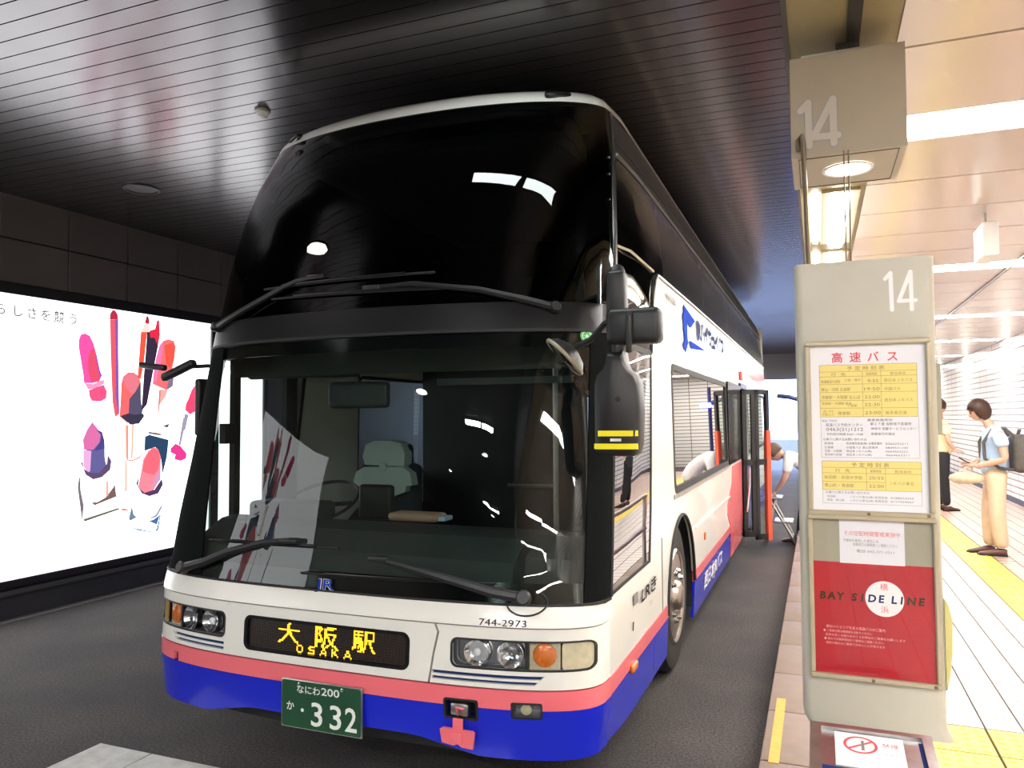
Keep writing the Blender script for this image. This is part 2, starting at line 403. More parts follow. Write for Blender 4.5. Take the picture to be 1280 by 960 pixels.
# platform slab, curb stones, tiles
b = MB(); b.box(XC + 0.01, XP + 0.2, Y0W, Y1W, -0.12, ZP - 0.012)
platform = structure(b.build('platform', M['grout']))
proto = None
def copies(proto, places, parent, name):
    for i, p in enumerate(places):
        o = proto.copy(); o.name = name; o.location = p; COL.objects.link(o); o.parent = parent
cb = MB().rbox((0.175, 0.318, -0.088), (0.174, 0.316, 0.088), 0.012, 2)
cs = cb.build('curb_stone', M['curb'], platform, smooth=True); cs.location = (XC, 0.06, ZP)
copies(cs, [(XC, 0.06 + 0.638 * k, ZP) for k in range(-5, 20) if k], platform, 'curb_stone')
b = MB()
for k in range(20, 36): b.box(XC, XC + 0.349, 0.062 + 0.638 * k, 0.694 + 0.638 * k, -0.1, ZP)
for k in range(-41, -5): b.box(XC, XC + 0.349, 0.062 + 0.638 * k, 0.694 + 0.638 * k, -0.1, ZP)
b.build('curb_stone_run', M['curb'], platform)['kind'] = 'stuff'
MB().box(1.889, 1.935, 0.67, 1.51, ZP, ZP + 0.004).build('edge_strip', M['orange_strip'], platform)
TW, TH = 0.1685, 0.1605
tp = MB().box(0.005, TW - 0.005, 0.005, TH - 0.005, -0.012, 0.0).build('tile', M['tile'], platform)
tp.location = (2.534, 1.45, ZP)
pl = [(2.534 + TW * i, 1.45 + TH * j, ZP) for i in range(6) for j in range(20)][1:]
copies(tp, pl, platform, 'tile')
tpk = MB().box(0.005, TW - 0.005, 0.005, TH - 0.005, -0.012, 0.0).build('pink_tile', M['tile_pink'], platform)
tpk.location = (3.885, 4.65, ZP)
copies(tpk, [(3.885 + TW * i, 4.65 + TH * j, ZP) for i in range(4) for j in range(12) if i or j], platform, 'pink_tile')
bw, bp_ = MB(), MB()
for i in range(-2, 6):
    for j in range(-70, 60):
        if i >= 0 and 0 <= j < 20: continue
        if i >= 0 and -6 <= j < 0: continue
        x, y = 2.534 + TW * i, 1.45 + TH * j
        bw.add([(x + .005, y + .005, ZP), (x + TW - .005, y + .005, ZP), (x + TW - .005, y + TH - .005, ZP), (x + .005, y + TH - .005, ZP)], [(0, 1, 2, 3)])
for i in range(0, 9):
    for j in range(-70, 118):
        x, y = 3.885 + TW * i, 1.45 + TH * j
        if i < 4 and 4.6 < y < 6.5: continue
        bp_.add([(x + .005, y + .005, ZP), (x + TW - .005, y + .005, ZP), (x + TW - .005, y + TH - .005, ZP), (x + .005, y + TH - .005, ZP)], [(0, 1, 2, 3)])
for i in range(-2, 6):
    for j in range(60, 118):
        x, y = 2.534 + TW * i, 1.45 + TH * j
        bp_.add([(x + .005, y + .005, ZP), (x + TW - .005, y + .005, ZP), (x + TW - .005, y + TH - .005, ZP), (x + .005, y + TH - .005, ZP)], [(0, 1, 2, 3)])
bw.build('tile_field', M['tile'], platform)['kind'] = 'stuff'
bp_.build('pink_tile_field', M['tile_pink'], platform)['kind'] = 'stuff'
# yellow guide blocks: bars along the platform, domes at the stop
g = MB(); W3 = 0.334
g.box(0.005, W3 - 0.005, 0.005, W3 - 0.005, -0.012, 0.0)
for k in range(4):
    x = 0.05 + k * 0.078; g.box(x - 0.013, x + 0.013, 0.02, W3 - 0.02, 0.0, 0.004)
gb = g.build('guide_tile', M['yellow_tile'], platform); gb.location = (3.547, 1.45, ZP)
copies(gb, [(3.547, 1.45 + W3 * k, ZP) for k in range(-20, 58) if k], platform, 'guide_tile')
g = MB(); g.box(0.005, W3 - 0.005, 0.005, W3 - 0.005, -0.012, 0.0)
for i in range(5):
    for j in range(5): g.lathe([(0, 0.016), (0.004, 0.011)], (0.04 + i * 0.0635, 0.04 + j * 0.0635, 0), (0, 0, 1), 8)
gd = g.build('dome_tile', M['yellow_tile'], platform); gd.location = (2.534, 1.11, ZP)
copies(gd, [(2.534 + 0.337 * i, 1.11 - 0.336 * j, ZP) for i in range(3) for j in range(3) if i or j], platform, 'dome_tile')

# wall with big brown panels above and below the backlit boxes
b = MB(); b.box(XW - 0.25, XW - 0.03, Y0W, Y1W, -0.1, ZR + 0.1)
wall_left = structure(b.build('wall_left', M['wall_joint']))
pw, ph = 0.6695, 0.3955
pb = MB().rbox((0, pw / 2, ph / 2), (0.015, pw / 2 - 0.006, ph / 2 - 0.006), 0.004, 1).build('panel', M['wall_panel'], wall_left)
y00 = 1.479
pb.location = (XW - 0.015, y00, 2.94)
copies(pb, [(XW - 0.015, y00 + pw * k, 2.94 + ph * r) for k in range(-8, 14) for r in range(2) if k or r], wall_left, 'panel')
b = MB()
for k in range(-41, -8):
    for r in range(2): b.box(XW - 0.03, XW, y00 + pw * k + .006, y00 + pw * (k + 1) - .006, 2.946 + ph * r, 2.934 + ph * (r + 1))
for k in range(14, 33):
    for r in range(2): b.box(XW - 0.03, XW, y00 + pw * k + .006, y00 + pw * (k + 1) - .006, 2.946 + ph * r, 2.934 + ph * (r + 1))
b.build('panel_run', M['wall_panel'], wall_left)['kind'] = 'stuff'
# stretches of wall between the boxes, down to the plinth
for ya, yb in ((Y0W, -14.0), (-14.0, -5.70), (-2.38, -0.45), (4.98, Y1W)):
    MB().box(XW - 0.03, XW, ya, yb, 0.30, 2.93).build('infill', M['wall_panel'], wall_left)
bb = MB(); bb.box(XW - 0.03, XW + 0.05, Y0W, Y1W, 0.0, 0.19)
bb.prism([(XW - 0.03, 0.19), (XW + 0.06, 0.19), (XW + 0.075, 0.215), (XW + 0.06, 0.25), (XW - 0.03, 0.25)], Y0W, Y1W, 'y')
structure(bb.build('baseboard_left', M['plinth']))
structure(MB().box(XW + 0.05, XW + 0.16, Y0W, Y1W, 0.0, 0.012).build('gutter_edge', mat('pale_gutter', (0.16, 0.15, 0.14), 0.7)))

# dark slatted ceiling over the lane
b = MB(); b.box(XW, 2.06, Y0W, Y1W, ZR + 0.03, ZR + 0.12)
ceiling = structure(b.build('ceiling', M['black']))
SP = 0.1262
def slat_shape(b, y): b.box(XW, 2.036, y + 0.004, y + SP - 0.004, ZR, ZR + 0.03)
sb = MB(); slat_shape(sb, 0.0); sl = sb.build('slat', M['slat'], ceiling); sl.location = (0, -0.078, 0)
copies(sl, [(0, -0.078 + SP * k, 0) for k in range(-10, 72) if k], ceiling, 'slat')
b = MB()
for k in list(range(-205, -10)) + list(range(72, 183)): slat_shape(b, -0.078 + SP * k)
b.build('slat_run', M['slat'], ceiling)['kind'] = 'stuff'

# cream ceiling over the platform, panels across, tubes every sixth joint
b = MB(); b.box(2.042, XP + 0.2, Y0W, Y1W, ZC + 0.03, ZC + 0.08); b.box(2.042, 2.06, Y0W, Y1W, ZC - 0.004, ZR + 0.1)
pc = structure(b.build('platform_ceiling', M['trough_dark']))
PER = 4.06
pan = {}
for n in range(-7, 6):
    base = 1.225 + PER * n
    for k in range(5):
        y0 = base + 0.742 * k
        if y0 > Y1W or y0 < Y0W: continue
        if not pan:
            o = MB().box(2.43, XP, 0.009, 0.733, 0.0, 0.03).build('panel', M['ceil_cream'], pc); pan['p'] = o; o.location = (0, y0, ZC)
        else: copies(pan['p'], [(0, y0, ZC)], pc, 'panel')
structure(MB().box(2.06, 2.43, Y0W, Y1W, ZC + 0.01, ZC + 0.028).build('edge_trough', M['trough']))
lampn = 0
for n in range(-7, 6):
    y0 = 0.885 + PER * n
    if y0 > 22: continue
    t = empty('ceiling_light', (3.9, y0 + 0.17, ZC))
    ps = ['nearest in view', 'second in view', 'third in view', 'fourth in view', 'fifth in view', 'sixth in view'][n] if 0 <= n <= 5 else None
    tag(t, ('long white fluorescent ceiling light across the platform, ' + ps) if ps else 'long white fluorescent ceiling light over the platform, %s behind the viewer' % ['nearest', 'second', 'third', 'fourth', 'fifth', 'sixth', 'seventh', 'eighth'][-n - 1],
        'ceiling light', 'fluorescent lights across the platform ceiling')
    MB().box(2.44 - 3.9, XP - 3.9 - 0.02, -0.165, 0.165, 0.012, 0.03).build('housing', M['white_cotton'], t)
    MB().box(2.55 - 3.9, XP - 3.9 - 0.1, -0.15, 0.15, 0.002, 0.011).build('diffuser', M['lamp'], t)
# tubes in the trough along the platform edge; the first stretch towards the viewer is an unlit conduit
k = 0
y = 2.02
names = ['nearest of its row', 'second of its row', 'third of its row', 'fourth of its row', 'fifth of its row', 'sixth of its row', 'seventh of its row', 'eighth of its row', 'ninth of its row', 'tenth of its row', 'eleventh of its row']
while y < 20.5:
    t = empty('edge_light', (2.29, y + 0.74, ZC)); tag(t, 'bright fluorescent light along the platform edge, ' + names[k], 'ceiling light', 'fluorescent lights along the platform edge')
    MB().box(-0.11, 0.11, -0.76, 0.76, -0.01, 0.009).build('housing', M['sign_frame'], t)
    MB().prism([(-0.06, -0.012), (-0.035, -0.05), (0.035, -0.05), (0.06, -0.012)], -0.74, 0.74, 'y').build('diffuser', M['lamp_trough'], t)
    MB().box(-0.165, -0.13, -0.70, 0.70, -0.012, 0.009).build('side_tube', M['lamp_trough'], t)
    y += 1.85; k += 1
c = MB(); c.box(2.255, 2.30, -2.2, 1.9, ZC - 0.004, ZC + 0.012)
tag(c.build('conduit', M['trough_dark']), 'dark conduit slot running above the hanging number box', 'conduit')

# walls: tiled wall behind the platform, ends
structure(MB().box(XP, XP + 0.2, Y0W, Y1W, -0.1, ZC + 0.1).build('wall_right', M['wall_tiles']))
structure(MB().box(XP - 0.02, XP, Y0W, Y1W, ZP, ZP + 0.09).build('baseboard_right', M['plinth']))
structure(MB().box(XW - 0.2, XP + 0.2, Y0W - 0.2, Y0W, -0.1, ZR + 0.1).build('wall_front', M['wall_panel']))
structure(MB().box(2.0, XP + 0.2, Y1W, Y1W + 0.2, -0.1, ZR + 0.1).build('wall_back', M['wall_tiles']))
b = MB(); b.box(XW - 0.2, 2.0, Y1W, Y1W + 0.2, 2.9, ZR + 0.1)
structure(b.build('wall_back', M['white_wall']))
structure(MB().box(-12, 12, Y1W + 0.2, 60, -0.14, -0.1).build('street', M['asphalt']))

# lamps in the dark ceiling
def downlight(x, y, on, label, rr=0.13):
    t = empty('downlight', (x, y, ZR)); tag(t, label, 'downlight', 'round downlights in the dark ceiling')
    MB().lathe([(-0.004, rr + 0.025), (-0.012, rr + 0.02), (-0.012, rr), (-0.003, rr - 0.002)], (0, 0, 0), (0, 0, 1), 28, caps=False).build('trim_ring', M['dark_frame'], t, smooth=True)
    MB().lathe([(-0.004, rr), (-0.006, rr * 0.6)], (0, 0, 0), (0, 0, 1), 28).build('lens', M['lamp_down'] if on else M['black_plastic'], t)
downlight(-3.255, 1.88, False, 'dark unlit round downlight in the slatted ceiling above the lit advert')
downlight(-1.76, -0.82, True, 'lit round downlight reflected as a white disc in the upper windshield', 0.185)
for i, (x, y) in enumerate(((-1.4, -5.2), (-1.4, -10.0), (0.6, -7.5), (0.6, -13))):
    downlight(x, y, True, 'lit round downlight in the dark ceiling, %s behind the viewer' % ['left nearer', 'left farther', 'right nearer', 'right farther'][i])
def lane_light(x0, x1, y, label, lampm):
    t = empty('lane_light', ((x0 + x1) / 2, y, ZR)); h = (x1 - x0) / 2; tag(t, label, 'ceiling light', 'fluorescent lights over the lane')
    MB().box(-h - 0.03, h + 0.03, -0.11, 0.11, -0.03, -0.001).build('housing', M['dark_frame'], t)
    for s in (-1, 1):
        MB().box(min(0.04 * s, (h) * s), max(0.04 * s, h * s), -0.095, 0.095, -0.036, -0.03).build('diffuser', lampm, t)
lane_light(0.46, 1.52, -0.03, 'twin fluorescent light mirrored in the upper windshield of the bus', M['lamp_road'])
lane_light(0.0, 1.06, -6.0, 'added twin fill light over the empty lane behind the viewer', M['lamp_lane_fill'])  # this pair is added unseen behind the viewer to brighten the bus front
lane_light(0.0, 1.06, -12.0, 'added twin fill light over the far end of the empty lane', M['lamp_lane_fill'])
# sprinkler
t = empty('smoke_detector', (-1.162, 0.916, ZR)); tag(t, 'small round smoke detector on the slatted ceiling beside the bus roof', 'detector')
MB().lathe([(0, 0.05), (-0.012, 0.05), (-0.016, 0.042)], (0, 0, 0), (0, 0, 1), 20).build('base', M['sign_beige'], t, smooth=True)
MB().lathe([(-0.016, 0.036), (-0.04, 0.034), (-0.052, 0.02)], (0, 0, 0), (0, 0, 1), 20).build('sensor_cap', M['print_white'], t, smooth=True)

# ------------------------------------------------------------------ backlit advertising boxes
AD_PRINT = [
((0.956,0.091,0.376),[(2.265,2.493),(2.284,2.549),(2.331,2.566),(2.386,2.547),(2.43,2.471),(2.47,2.351),(2.505,2.217),(2.528,2.169),(2.501,2.106),(2.417,2.084),(2.331,2.084),(2.319,2.171),(2.289,2.314),(2.266,2.421)]),
((0.753,0.08,0.156),[(2.396,2.407),(2.43,2.434),(2.47,2.339),(2.505,2.217),(2.521,2.162),(2.5,2.112),(2.409,2.096),(2.373,2.198),(2.37,2.332)]),
((0.305,0.08,0.515),[(2.445,2.411),(2.47,2.339),(2.505,2.217),(2.531,2.163),(2.514,2.143),(2.484,2.228),(2.461,2.326)]),
((0.871,0.091,0.223),[(2.383,2.016),(2.459,2.043),(2.551,2.077),(2.589,2.01),(2.583,1.941),(2.519,1.909),(2.42,1.913),(2.392,1.955)]),
((0.956,0.305,0.515),[(2.334,2.084),(2.431,2.078),(2.515,2.116),(2.554,2.127),(2.555,2.083),(2.446,2.036),(2.376,2.022)]),
((0.485,0.026,0.061),[(2.606,2.732),(2.613,2.796),(2.638,2.831),(2.667,2.834),(2.698,2.8),(2.709,2.744)]),
((0.753,0.102,0.141),[(2.61,2.732),(2.669,2.739),(2.684,2.392),(2.689,1.987),(2.717,1.824),(2.74,1.786),(2.689,1.754),(2.656,1.911),(2.641,2.137),(2.624,2.412)]),
((0.262,0.091,0.402),[(2.669,2.739),(2.709,2.744),(2.716,2.394),(2.728,2.09),(2.74,1.786),(2.717,1.824),(2.689,1.987),(2.684,2.392)]),
((0.871,0.141,0.141),[(2.757,2.091),(2.778,2.168),(2.839,2.213),(2.908,2.216),(2.98,2.178),(2.998,2.1),(2.997,1.943),(2.989,1.695),(2.833,1.696),(2.741,1.76),(2.753,1.938)]),
((0.753,0.188,0.242),[(2.779,2.143),(2.823,2.196),(2.916,2.208),(2.98,2.165),(2.966,2.073),(2.92,1.993),(2.874,1.999),(2.811,2.067)]),
((0.091,0.08,0.141),[(2.859,1.94),(2.936,2.02),(3.0,2.127),(3.004,1.943),(3.027,1.812),(2.974,1.682),(2.849,1.696)]),
((0.429,0.021,0.045),[(3.04,2.749),(3.058,2.818),(3.083,2.828),(3.1,2.77),(3.093,2.735)]),
((0.956,0.68,0.61),[(2.994,2.645),(3.037,2.749),(3.092,2.742),(3.11,2.657)]),
((0.913,0.091,0.053),[(2.99,2.645),(3.07,2.653),(3.035,2.313),(2.998,2.153),(2.958,2.164),(2.973,2.387)]),
((0.038,0.026,0.053),[(3.07,2.653),(3.11,2.657),(3.178,2.604),(3.244,2.65),(3.206,2.458),(3.152,2.213),(3.084,1.892),(3.013,1.812),(3.037,2.207),(3.057,2.446)]),
((0.716,0.026,0.061),[(3.102,2.67),(3.176,2.698),(3.199,2.795),(3.228,2.798),(3.241,2.65),(3.213,2.526),(3.169,2.603),(3.112,2.597)]),
((0.956,0.156,0.171),[(3.238,2.528),(3.288,2.58),(3.357,2.604),(3.436,2.593),(3.462,2.533),(3.448,2.408),(3.407,2.226),(3.341,2.045),(3.154,2.106),(3.167,2.267),(3.198,2.403)]),
((0.956,0.188,0.402),[(3.238,2.528),(3.288,2.573),(3.274,2.409),(3.203,2.135),(3.153,2.12),(3.167,2.267),(3.198,2.403)]),
((0.913,0.091,0.061),[(3.306,2.534),(3.419,2.571),(3.455,2.519),(3.431,2.379),(3.389,2.28),(3.327,2.331)]),
((0.223,0.156,0.262),[(3.407,2.226),(3.44,2.172),(3.427,2.089),(3.341,2.045),(3.357,2.114)]),
((0.871,0.402,0.352),[(3.255,2.056),(3.358,2.046),(3.333,1.977),(3.258,1.894),(3.226,1.787)]),
((0.578,0.223,0.223),[(3.238,2.042),(3.264,2.043),(3.243,1.787),(3.226,1.787)]),
((0.831,0.07,0.171),[(3.7,2.056),(3.755,2.115),(3.812,2.11),(3.815,1.96),(3.76,1.816),(3.686,1.781),(3.611,1.829),(3.619,1.9),(3.655,1.956)]),
((0.305,0.283,0.402),[(3.603,1.787),(3.663,1.781),(3.615,1.606),(3.569,1.607)]),
((0.352,0.305,0.429),[(3.58,1.737),(3.662,1.765),(3.6,1.612),(3.549,1.432),(3.522,1.447)]),
((0.753,0.045,0.262),[(3.408,1.41),(3.477,1.462),(3.549,1.432),(3.641,1.345),(3.633,1.29),(3.552,1.266),(3.462,1.292),(3.479,1.339),(3.408,1.369)]),
((0.127,0.114,0.305),[(2.335,1.405),(2.539,1.617),(2.57,1.518),(2.576,1.356),(2.596,1.269),(2.533,1.205),(2.394,1.209),(2.337,1.284)]),
((0.68,0.156,0.376),[(2.328,1.537),(2.371,1.632),(2.427,1.707),(2.489,1.643),(2.526,1.58),(2.513,1.507),(2.444,1.436),(2.341,1.44)]),
((0.753,0.402,0.68),[(2.334,1.441),(2.423,1.425),(2.414,1.231),(2.38,1.216),(2.337,1.284)]),
((0.07,0.061,0.223),[(2.475,1.631),(2.525,1.617),(2.57,1.518),(2.574,1.443),(2.451,1.424),(2.52,1.507),(2.526,1.58)]),
((0.114,0.07,0.156),[(2.313,1.31),(2.33,1.333),(2.338,1.26),(2.407,1.214),(2.519,1.206),(2.603,1.293),(2.609,1.38),(2.654,1.315),(2.641,1.229),(2.548,1.161),(2.45,1.146),(2.366,1.198)]),
((0.188,0.156,0.188),[(2.281,1.08),(2.293,1.18),(2.306,1.173),(2.315,1.047),(2.352,0.9),(2.335,0.753),(2.327,0.807)]),
((0.156,0.141,0.114),[(2.348,0.775),(2.744,0.839),(2.767,0.823),(2.362,0.749)]),
((0.188,0.114,0.102),[(2.434,0.927),(2.497,0.921),(2.595,0.96),(2.681,1.051),(2.695,1.1),(2.72,0.954),(2.469,0.893)]),
((0.871,0.376,0.262),[(2.599,1.12),(2.621,1.118),(2.624,0.969),(2.595,0.972)]),
((0.871,0.305,0.205),[(2.815,1.67),(2.852,1.669),(2.856,1.317),(2.825,1.331)]),
((0.913,0.456,0.305),[(2.895,1.688),(2.919,1.688),(2.91,1.327),(2.887,1.328)]),
((0.68,0.188,0.156),[(2.84,1.324),(2.902,1.312),(2.996,1.342),(3.059,1.385),(3.059,1.372),(2.996,1.325),(2.903,1.299),(2.841,1.31)]),
((0.831,0.352,0.188),[(2.822,1.319),(2.838,1.318),(2.841,0.999),(2.819,0.995)]),
((0.045,0.038,0.07),[(2.753,1.765),(2.784,1.74),(2.877,1.675),(2.986,1.687),(3.049,1.765),(3.032,1.792),(2.937,1.778),(2.844,1.791)]),
((0.956,0.262,0.188),[(2.774,0.829),(2.835,0.822),(2.881,0.798),(2.79,0.802)]),
((0.026,0.061,0.127),[(3.061,1.548),(3.118,1.567),(3.38,1.506),(3.357,1.317),(3.301,1.132),(3.281,1.294),(3.203,1.432),(3.056,1.398)]),
((0.156,0.102,0.102),[(3.101,1.6),(3.216,1.585),(3.336,1.562),(3.234,1.558),(3.109,1.58)]),
((0.102,0.08,0.102),[(3.291,1.657),(3.394,1.683),(3.36,1.636)]),
((0.956,0.242,0.305),[(3.02,1.191),(3.041,1.307),(3.104,1.396),(3.178,1.435),(3.236,1.41),(3.275,1.321),(3.276,1.094),(3.178,0.969),(3.064,0.953),(2.983,1.025)]),
((0.913,0.141,0.188),[(3.036,1.19),(3.057,1.306),(3.113,1.382),(3.173,1.422),(3.237,1.397),(3.264,1.295),(3.24,1.19),(3.191,1.14),(3.076,1.168)]),
((0.61,0.305,0.515),[(3.225,1.137),(3.274,1.201),(3.276,1.08),(3.129,0.973),(3.193,1.073)]),
((0.08,0.045,0.114),[(2.959,1.066),(2.989,1.141),(2.983,1.025),(3.064,0.96),(3.194,0.981),(3.293,1.092),(3.308,1.024),(3.245,0.936),(3.13,0.918),(3.032,0.956)]),
((0.061,0.156,0.352),[(3.126,0.659),(3.184,0.665),(3.274,0.706),(3.234,0.605)]),
((0.045,0.156,0.305),[(2.889,0.631),(3.007,0.59),(3.12,0.555),(3.202,0.543),(3.235,0.565),(3.274,0.706),(3.286,0.705),(3.252,0.543),(3.137,0.542),(2.992,0.579)]),
((0.156,0.223,0.305),[(2.908,0.84),(2.934,0.747),(2.973,0.717),(2.888,0.689),(2.872,0.716)]),
((0.188,0.262,0.402),[(3.029,0.697),(3.118,0.679),(3.216,0.713),(3.29,0.805),(3.302,0.783),(3.233,0.692),(3.11,0.671)])]

def inks():
    out = {}
    for col, _ in AD_PRINT:
        if col not in out: out[col] = glow('ad_ink', col, 1.05)
    return out
INK = inks()
ad_grey = glow('ad_grey_ink', (0.16, 0.14, 0.14), 1.0)
ad_faint = glow('ad_faint_ink', (0.52, 0.52, 0.54), 1.0)
def ad_box(dy, y0, y1, label, lettering, printed=True):
    t = empty('advertising_lightbox', (XW, (y0 + y1) / 2 + dy, 0.30)); tag(t, label, 'lightbox', 'backlit advertising boxes on the left wall')
    ox, oy, oz = t.location
    def loc(x, y, z): return (x - ox, y + dy - oy, z - oz)
    f = MB()
    for (a, b_, c_, d) in ((y0 - 0.05, y1 + 0.07, 2.84, 2.93), (y0 - 0.05, y1 + 0.07, 0.27, 0.335), (y0 - 0.05, y0, 0.335, 2.84), (y1, y1 + 0.07, 0.335, 2.84)):
        p, q = loc(XW - 0.02, a, c_), loc(XW + 0.03, b_, d); f.box(p[0], q[0], p[1], q[1], p[2], q[2])
    f.build('frame', M['dark_frame'], t)
    p, q = loc(XW - 0.02, y0, 0.335), loc(XW + 0.004, y1, 2.84)
    MB().box(p[0], q[0], p[1], q[1], p[2], q[2]).build('lit_panel', M['ad_white'], t)
    if not printed: return t
    mats = list(INK.values()); idx = {c: i for i, c in enumerate(INK)}
    b = MB()
    for i, (col, poly) in enumerate(AD_PRINT):
        b.m = idx[col]; bm = bmesh.new()
        vs = [bm.verts.new((q[0], q[1], 0)) for q in poly]
        for j in range(len(vs)): bm.edges.new((vs[j], vs[(j + 1) % len(vs)]))
        bmesh.ops.triangle_fill(bm, use_beauty=True, edges=bm.edges[:], normal=(0, 0, 1)); bm.verts.index_update()
        b.add([loc(XW + 0.0045 + 0.00008 * i, v.co.x, v.co.y) for v in bm.verts], [[v.index for v in g.verts] for g in bm.faces]); bm.free()
    pr = b.build('lipstick_print', mats, t)
    fm = lambda u, v, d: loc(XW + 0.006, u, v)
    if lettering:
        characters([('ら', 1.50, 2.655, 0.115), ('し', 1.66, 2.655, 0.115), ('さ', 1.79, 2.652, 0.115), ('を', 1.92, 2.650, 0.115), ('競', 2.055, 2.648, 0.115), ('う', 2.20, 2.646, 0.115)], fm, ad_grey, t, offset=0.014)
        letters('caption', [('ツ貝専門店', 2.42, 0.445, 0.062, 0.37), ('いこ', 2.97, 0.47, 0.05)], fm, ad_faint, t)
    return t
ad_box(0, -0.40, 3.985, 'glowing white lipstick advert lightbox on the left wall beside the bus', True)
ad_box(-6.40, 0.75, 3.95, 'second glowing lipstick lightbox, seen only mirrored in the lower windshield', False)
ad_box(0, 4.11, 4.90, 'narrow blank lit box on the left wall, seen through the cab of the bus', False, False)

# ------------------------------------------------------------------ the double-deck bus
bus = empty('double_deck_bus', (0, 6.0, 0))
tag(bus, 'white double-deck highway bus with black glass front and pink and blue stripes', 'bus')
# every bus part is modelled in place; children keep the offset of the Empty
def bpart(o, parent=None):
    if parent is None or parent is bus:
        o.parent = bus; o.matrix_parent_inverse = Matrix.Translation((0, -6.0, 0))
    else:
        o.parent = parent
    return o

def itp(t, z):
    for (a, va), (b_, vb) in zip(t, t[1:]):
        if z <= b_: 
            k = max(0.0, (z - a) / (b_ - a)); return va + (vb - va) * k
    return t[-1][1]
W_T = [(0.2, 1.215), (0.5, 1.245), (.9, 1.245), (1.2, 1.24), (2.1, 1.21), (2.6, 1.185), (3.1, 1.14), (3.35, 1.105), (3.45, 1.09), (3.6, 1.07)]
SW_T = [(0.2, 1.225), (0.5, 1.243), (1.2, 1.243), (2.1, 1.228), (2.6, 1.212), (3.1, 1.165), (3.35, 1.12)]
YC_T = [(0.2, .36), (.9, .37), (1.2, .43), (2.03, .63), (2.6, .77), (2.9, .87), (3.3, 1.01), (3.6, 1.10)]
Y0_T = [(.2, .03), (.5, 0), (.85, .02), (.92, .05), (1.5, .11), (2.1, .20), (2.3, .235), (2.6, .29), (2.9, .365), (3.1, .455), (3.3, .60), (3.45, .75), (3.7, .92)]
NN_T = [(.2, 3), (.85, 3), (1.0, 2.5), (1.5, 2.2), (3.6, 2.1)]
def S(x, z):
    w = itp(W_T, z); yc = itp(YC_T, z); y0 = itp(Y0_T, z); N = itp(NN_T, z)
    q = min(abs(x) / w, 1.0); return Vector((x, yc - (yc - y0) * (1 - q ** N) ** (1 / N), z))
# arc table so that cells stay even round the corners
_q = [math.sin(i / 200 * PI / 2) for i in range(201)]
_a = [0.0]
for i in range(200):
    p0, p1 = S(_q[i] * itp(W_T, 1.2), 1.2), S(_q[i + 1] * itp(W_T, 1.2), 1.2); _a.append(_a[-1] + (p1 - p0).length)
_a = [v / _a[-1] for v in _a]
def q2u(q): return float(np.interp(abs(q), _q, _a)) * (1 if q >= 0 else -1)
def u2q(u): return float(np.interp(abs(u), _a, _q)) * (1 if u >= 0 else -1)
def Fn(x, z):
    e = 0.012; w = itp(W_T, z); x = max(-w * 0.9995, min(w * 0.9995, x))
    xa, xb = max(-w, x - e), min(w, x + e)
    n = (S(xb, z) - S(xa, z)).cross(S(x, z + e) - S(x, z - e)) if abs(xb) <= itp(W_T, z + e) else (S(xb, z) - S(xa, z)).cross(Vector((0, .2, 1)))
    n.normalize(); return n if n.dot(Vector((x * 2, -1, 0))) > 0 else -n
def fx(x, z, off):              # point on the front at height z, off metres proud
    w = itp(W_T, z); x = max(-w, min(w, x)); return S(x, z) + Fn(x, z) * off
def fpoly(pts, z0=None): return [(q2u(max(-1, min(1, x / itp(W_T, z)))), z) for x, z in pts]
def front(name, pts, m, parent=bus, off=0.0, thick=0.02, holes=(), full=False):
    P = pts if full else fpoly(pts)
    H = [fpoly(h) for h in holes]
    def fm(u, v, d):
        x = u2q(u) * itp(W_T, v); return fx(x, v, off + d)
    us = [p[0] for p in P]; vs = [p[1] for p in P]
    o = sheet(name, P, H, fm, m, None, [c for c in frange(-1, 1, 0.045) if min(us) < c < max(us)], frange(min(vs), max(vs), 0.07), thick, 35)
    return bpart(o, parent)
def frow(z, x0=-2.0, x1=2.0, n=24):          # a row of points at height z across the front
    w = itp(W_T, z); a, b_ = max(x0, -w), min(x1, w); ua, ub = q2u(a / w), q2u(b_ / w)
    return [(ua + (ub - ua) * i / n, z) for i in range(n + 1)]
def fband(name, z0, z1, m, x0=-2, x1=2, **k):
    P = frow(z0, x0, x1) + frow(z1, x0, x1)[::-1]; return front(name, P, m, full=True, **k)
YR = 11.95
def side(name, pts, m, sgn=1, parent=bus, off=0.0, thick=0.02, holes=(), cu=None):
    def fm(y, z, d):
        yc = itp(YC_T, z)
        if y <= yc + 1e-4: return Vector((sgn * (itp(W_T, z) + off + d), yc, z))
        k = min(1.0, (y - yc) / 0.5); w = itp(W_T, z) * (1 - k) + itp(SW_T, z) * k
        return Vector((sgn * (w + off + d), y, z))
    vs = [p[1] for p in pts]
    o = sheet(name, pts, holes, fm, m, None, cu if cu is not None else [0.5, 0.65, 0.8, 0.95, 1.1, 1.3, 1.5], frange(min(vs), max(vs), 0.11), thick, 35)
    return bpart(o, parent)
def ycl(z0, z1, n=5): return [(itp(YC_T, z0 + (z1 - z0) * i / n), z0 + (z1 - z0) * i / n) for i in range(n + 1)]
def arc(cy, cz, r, a0, a1, n=14): return [(cy + r * math.cos(a0 + (a1 - a0) * i / n), cz + r * math.sin(a0 + (a1 - a0) * i / n)) for i in range(n + 1)]

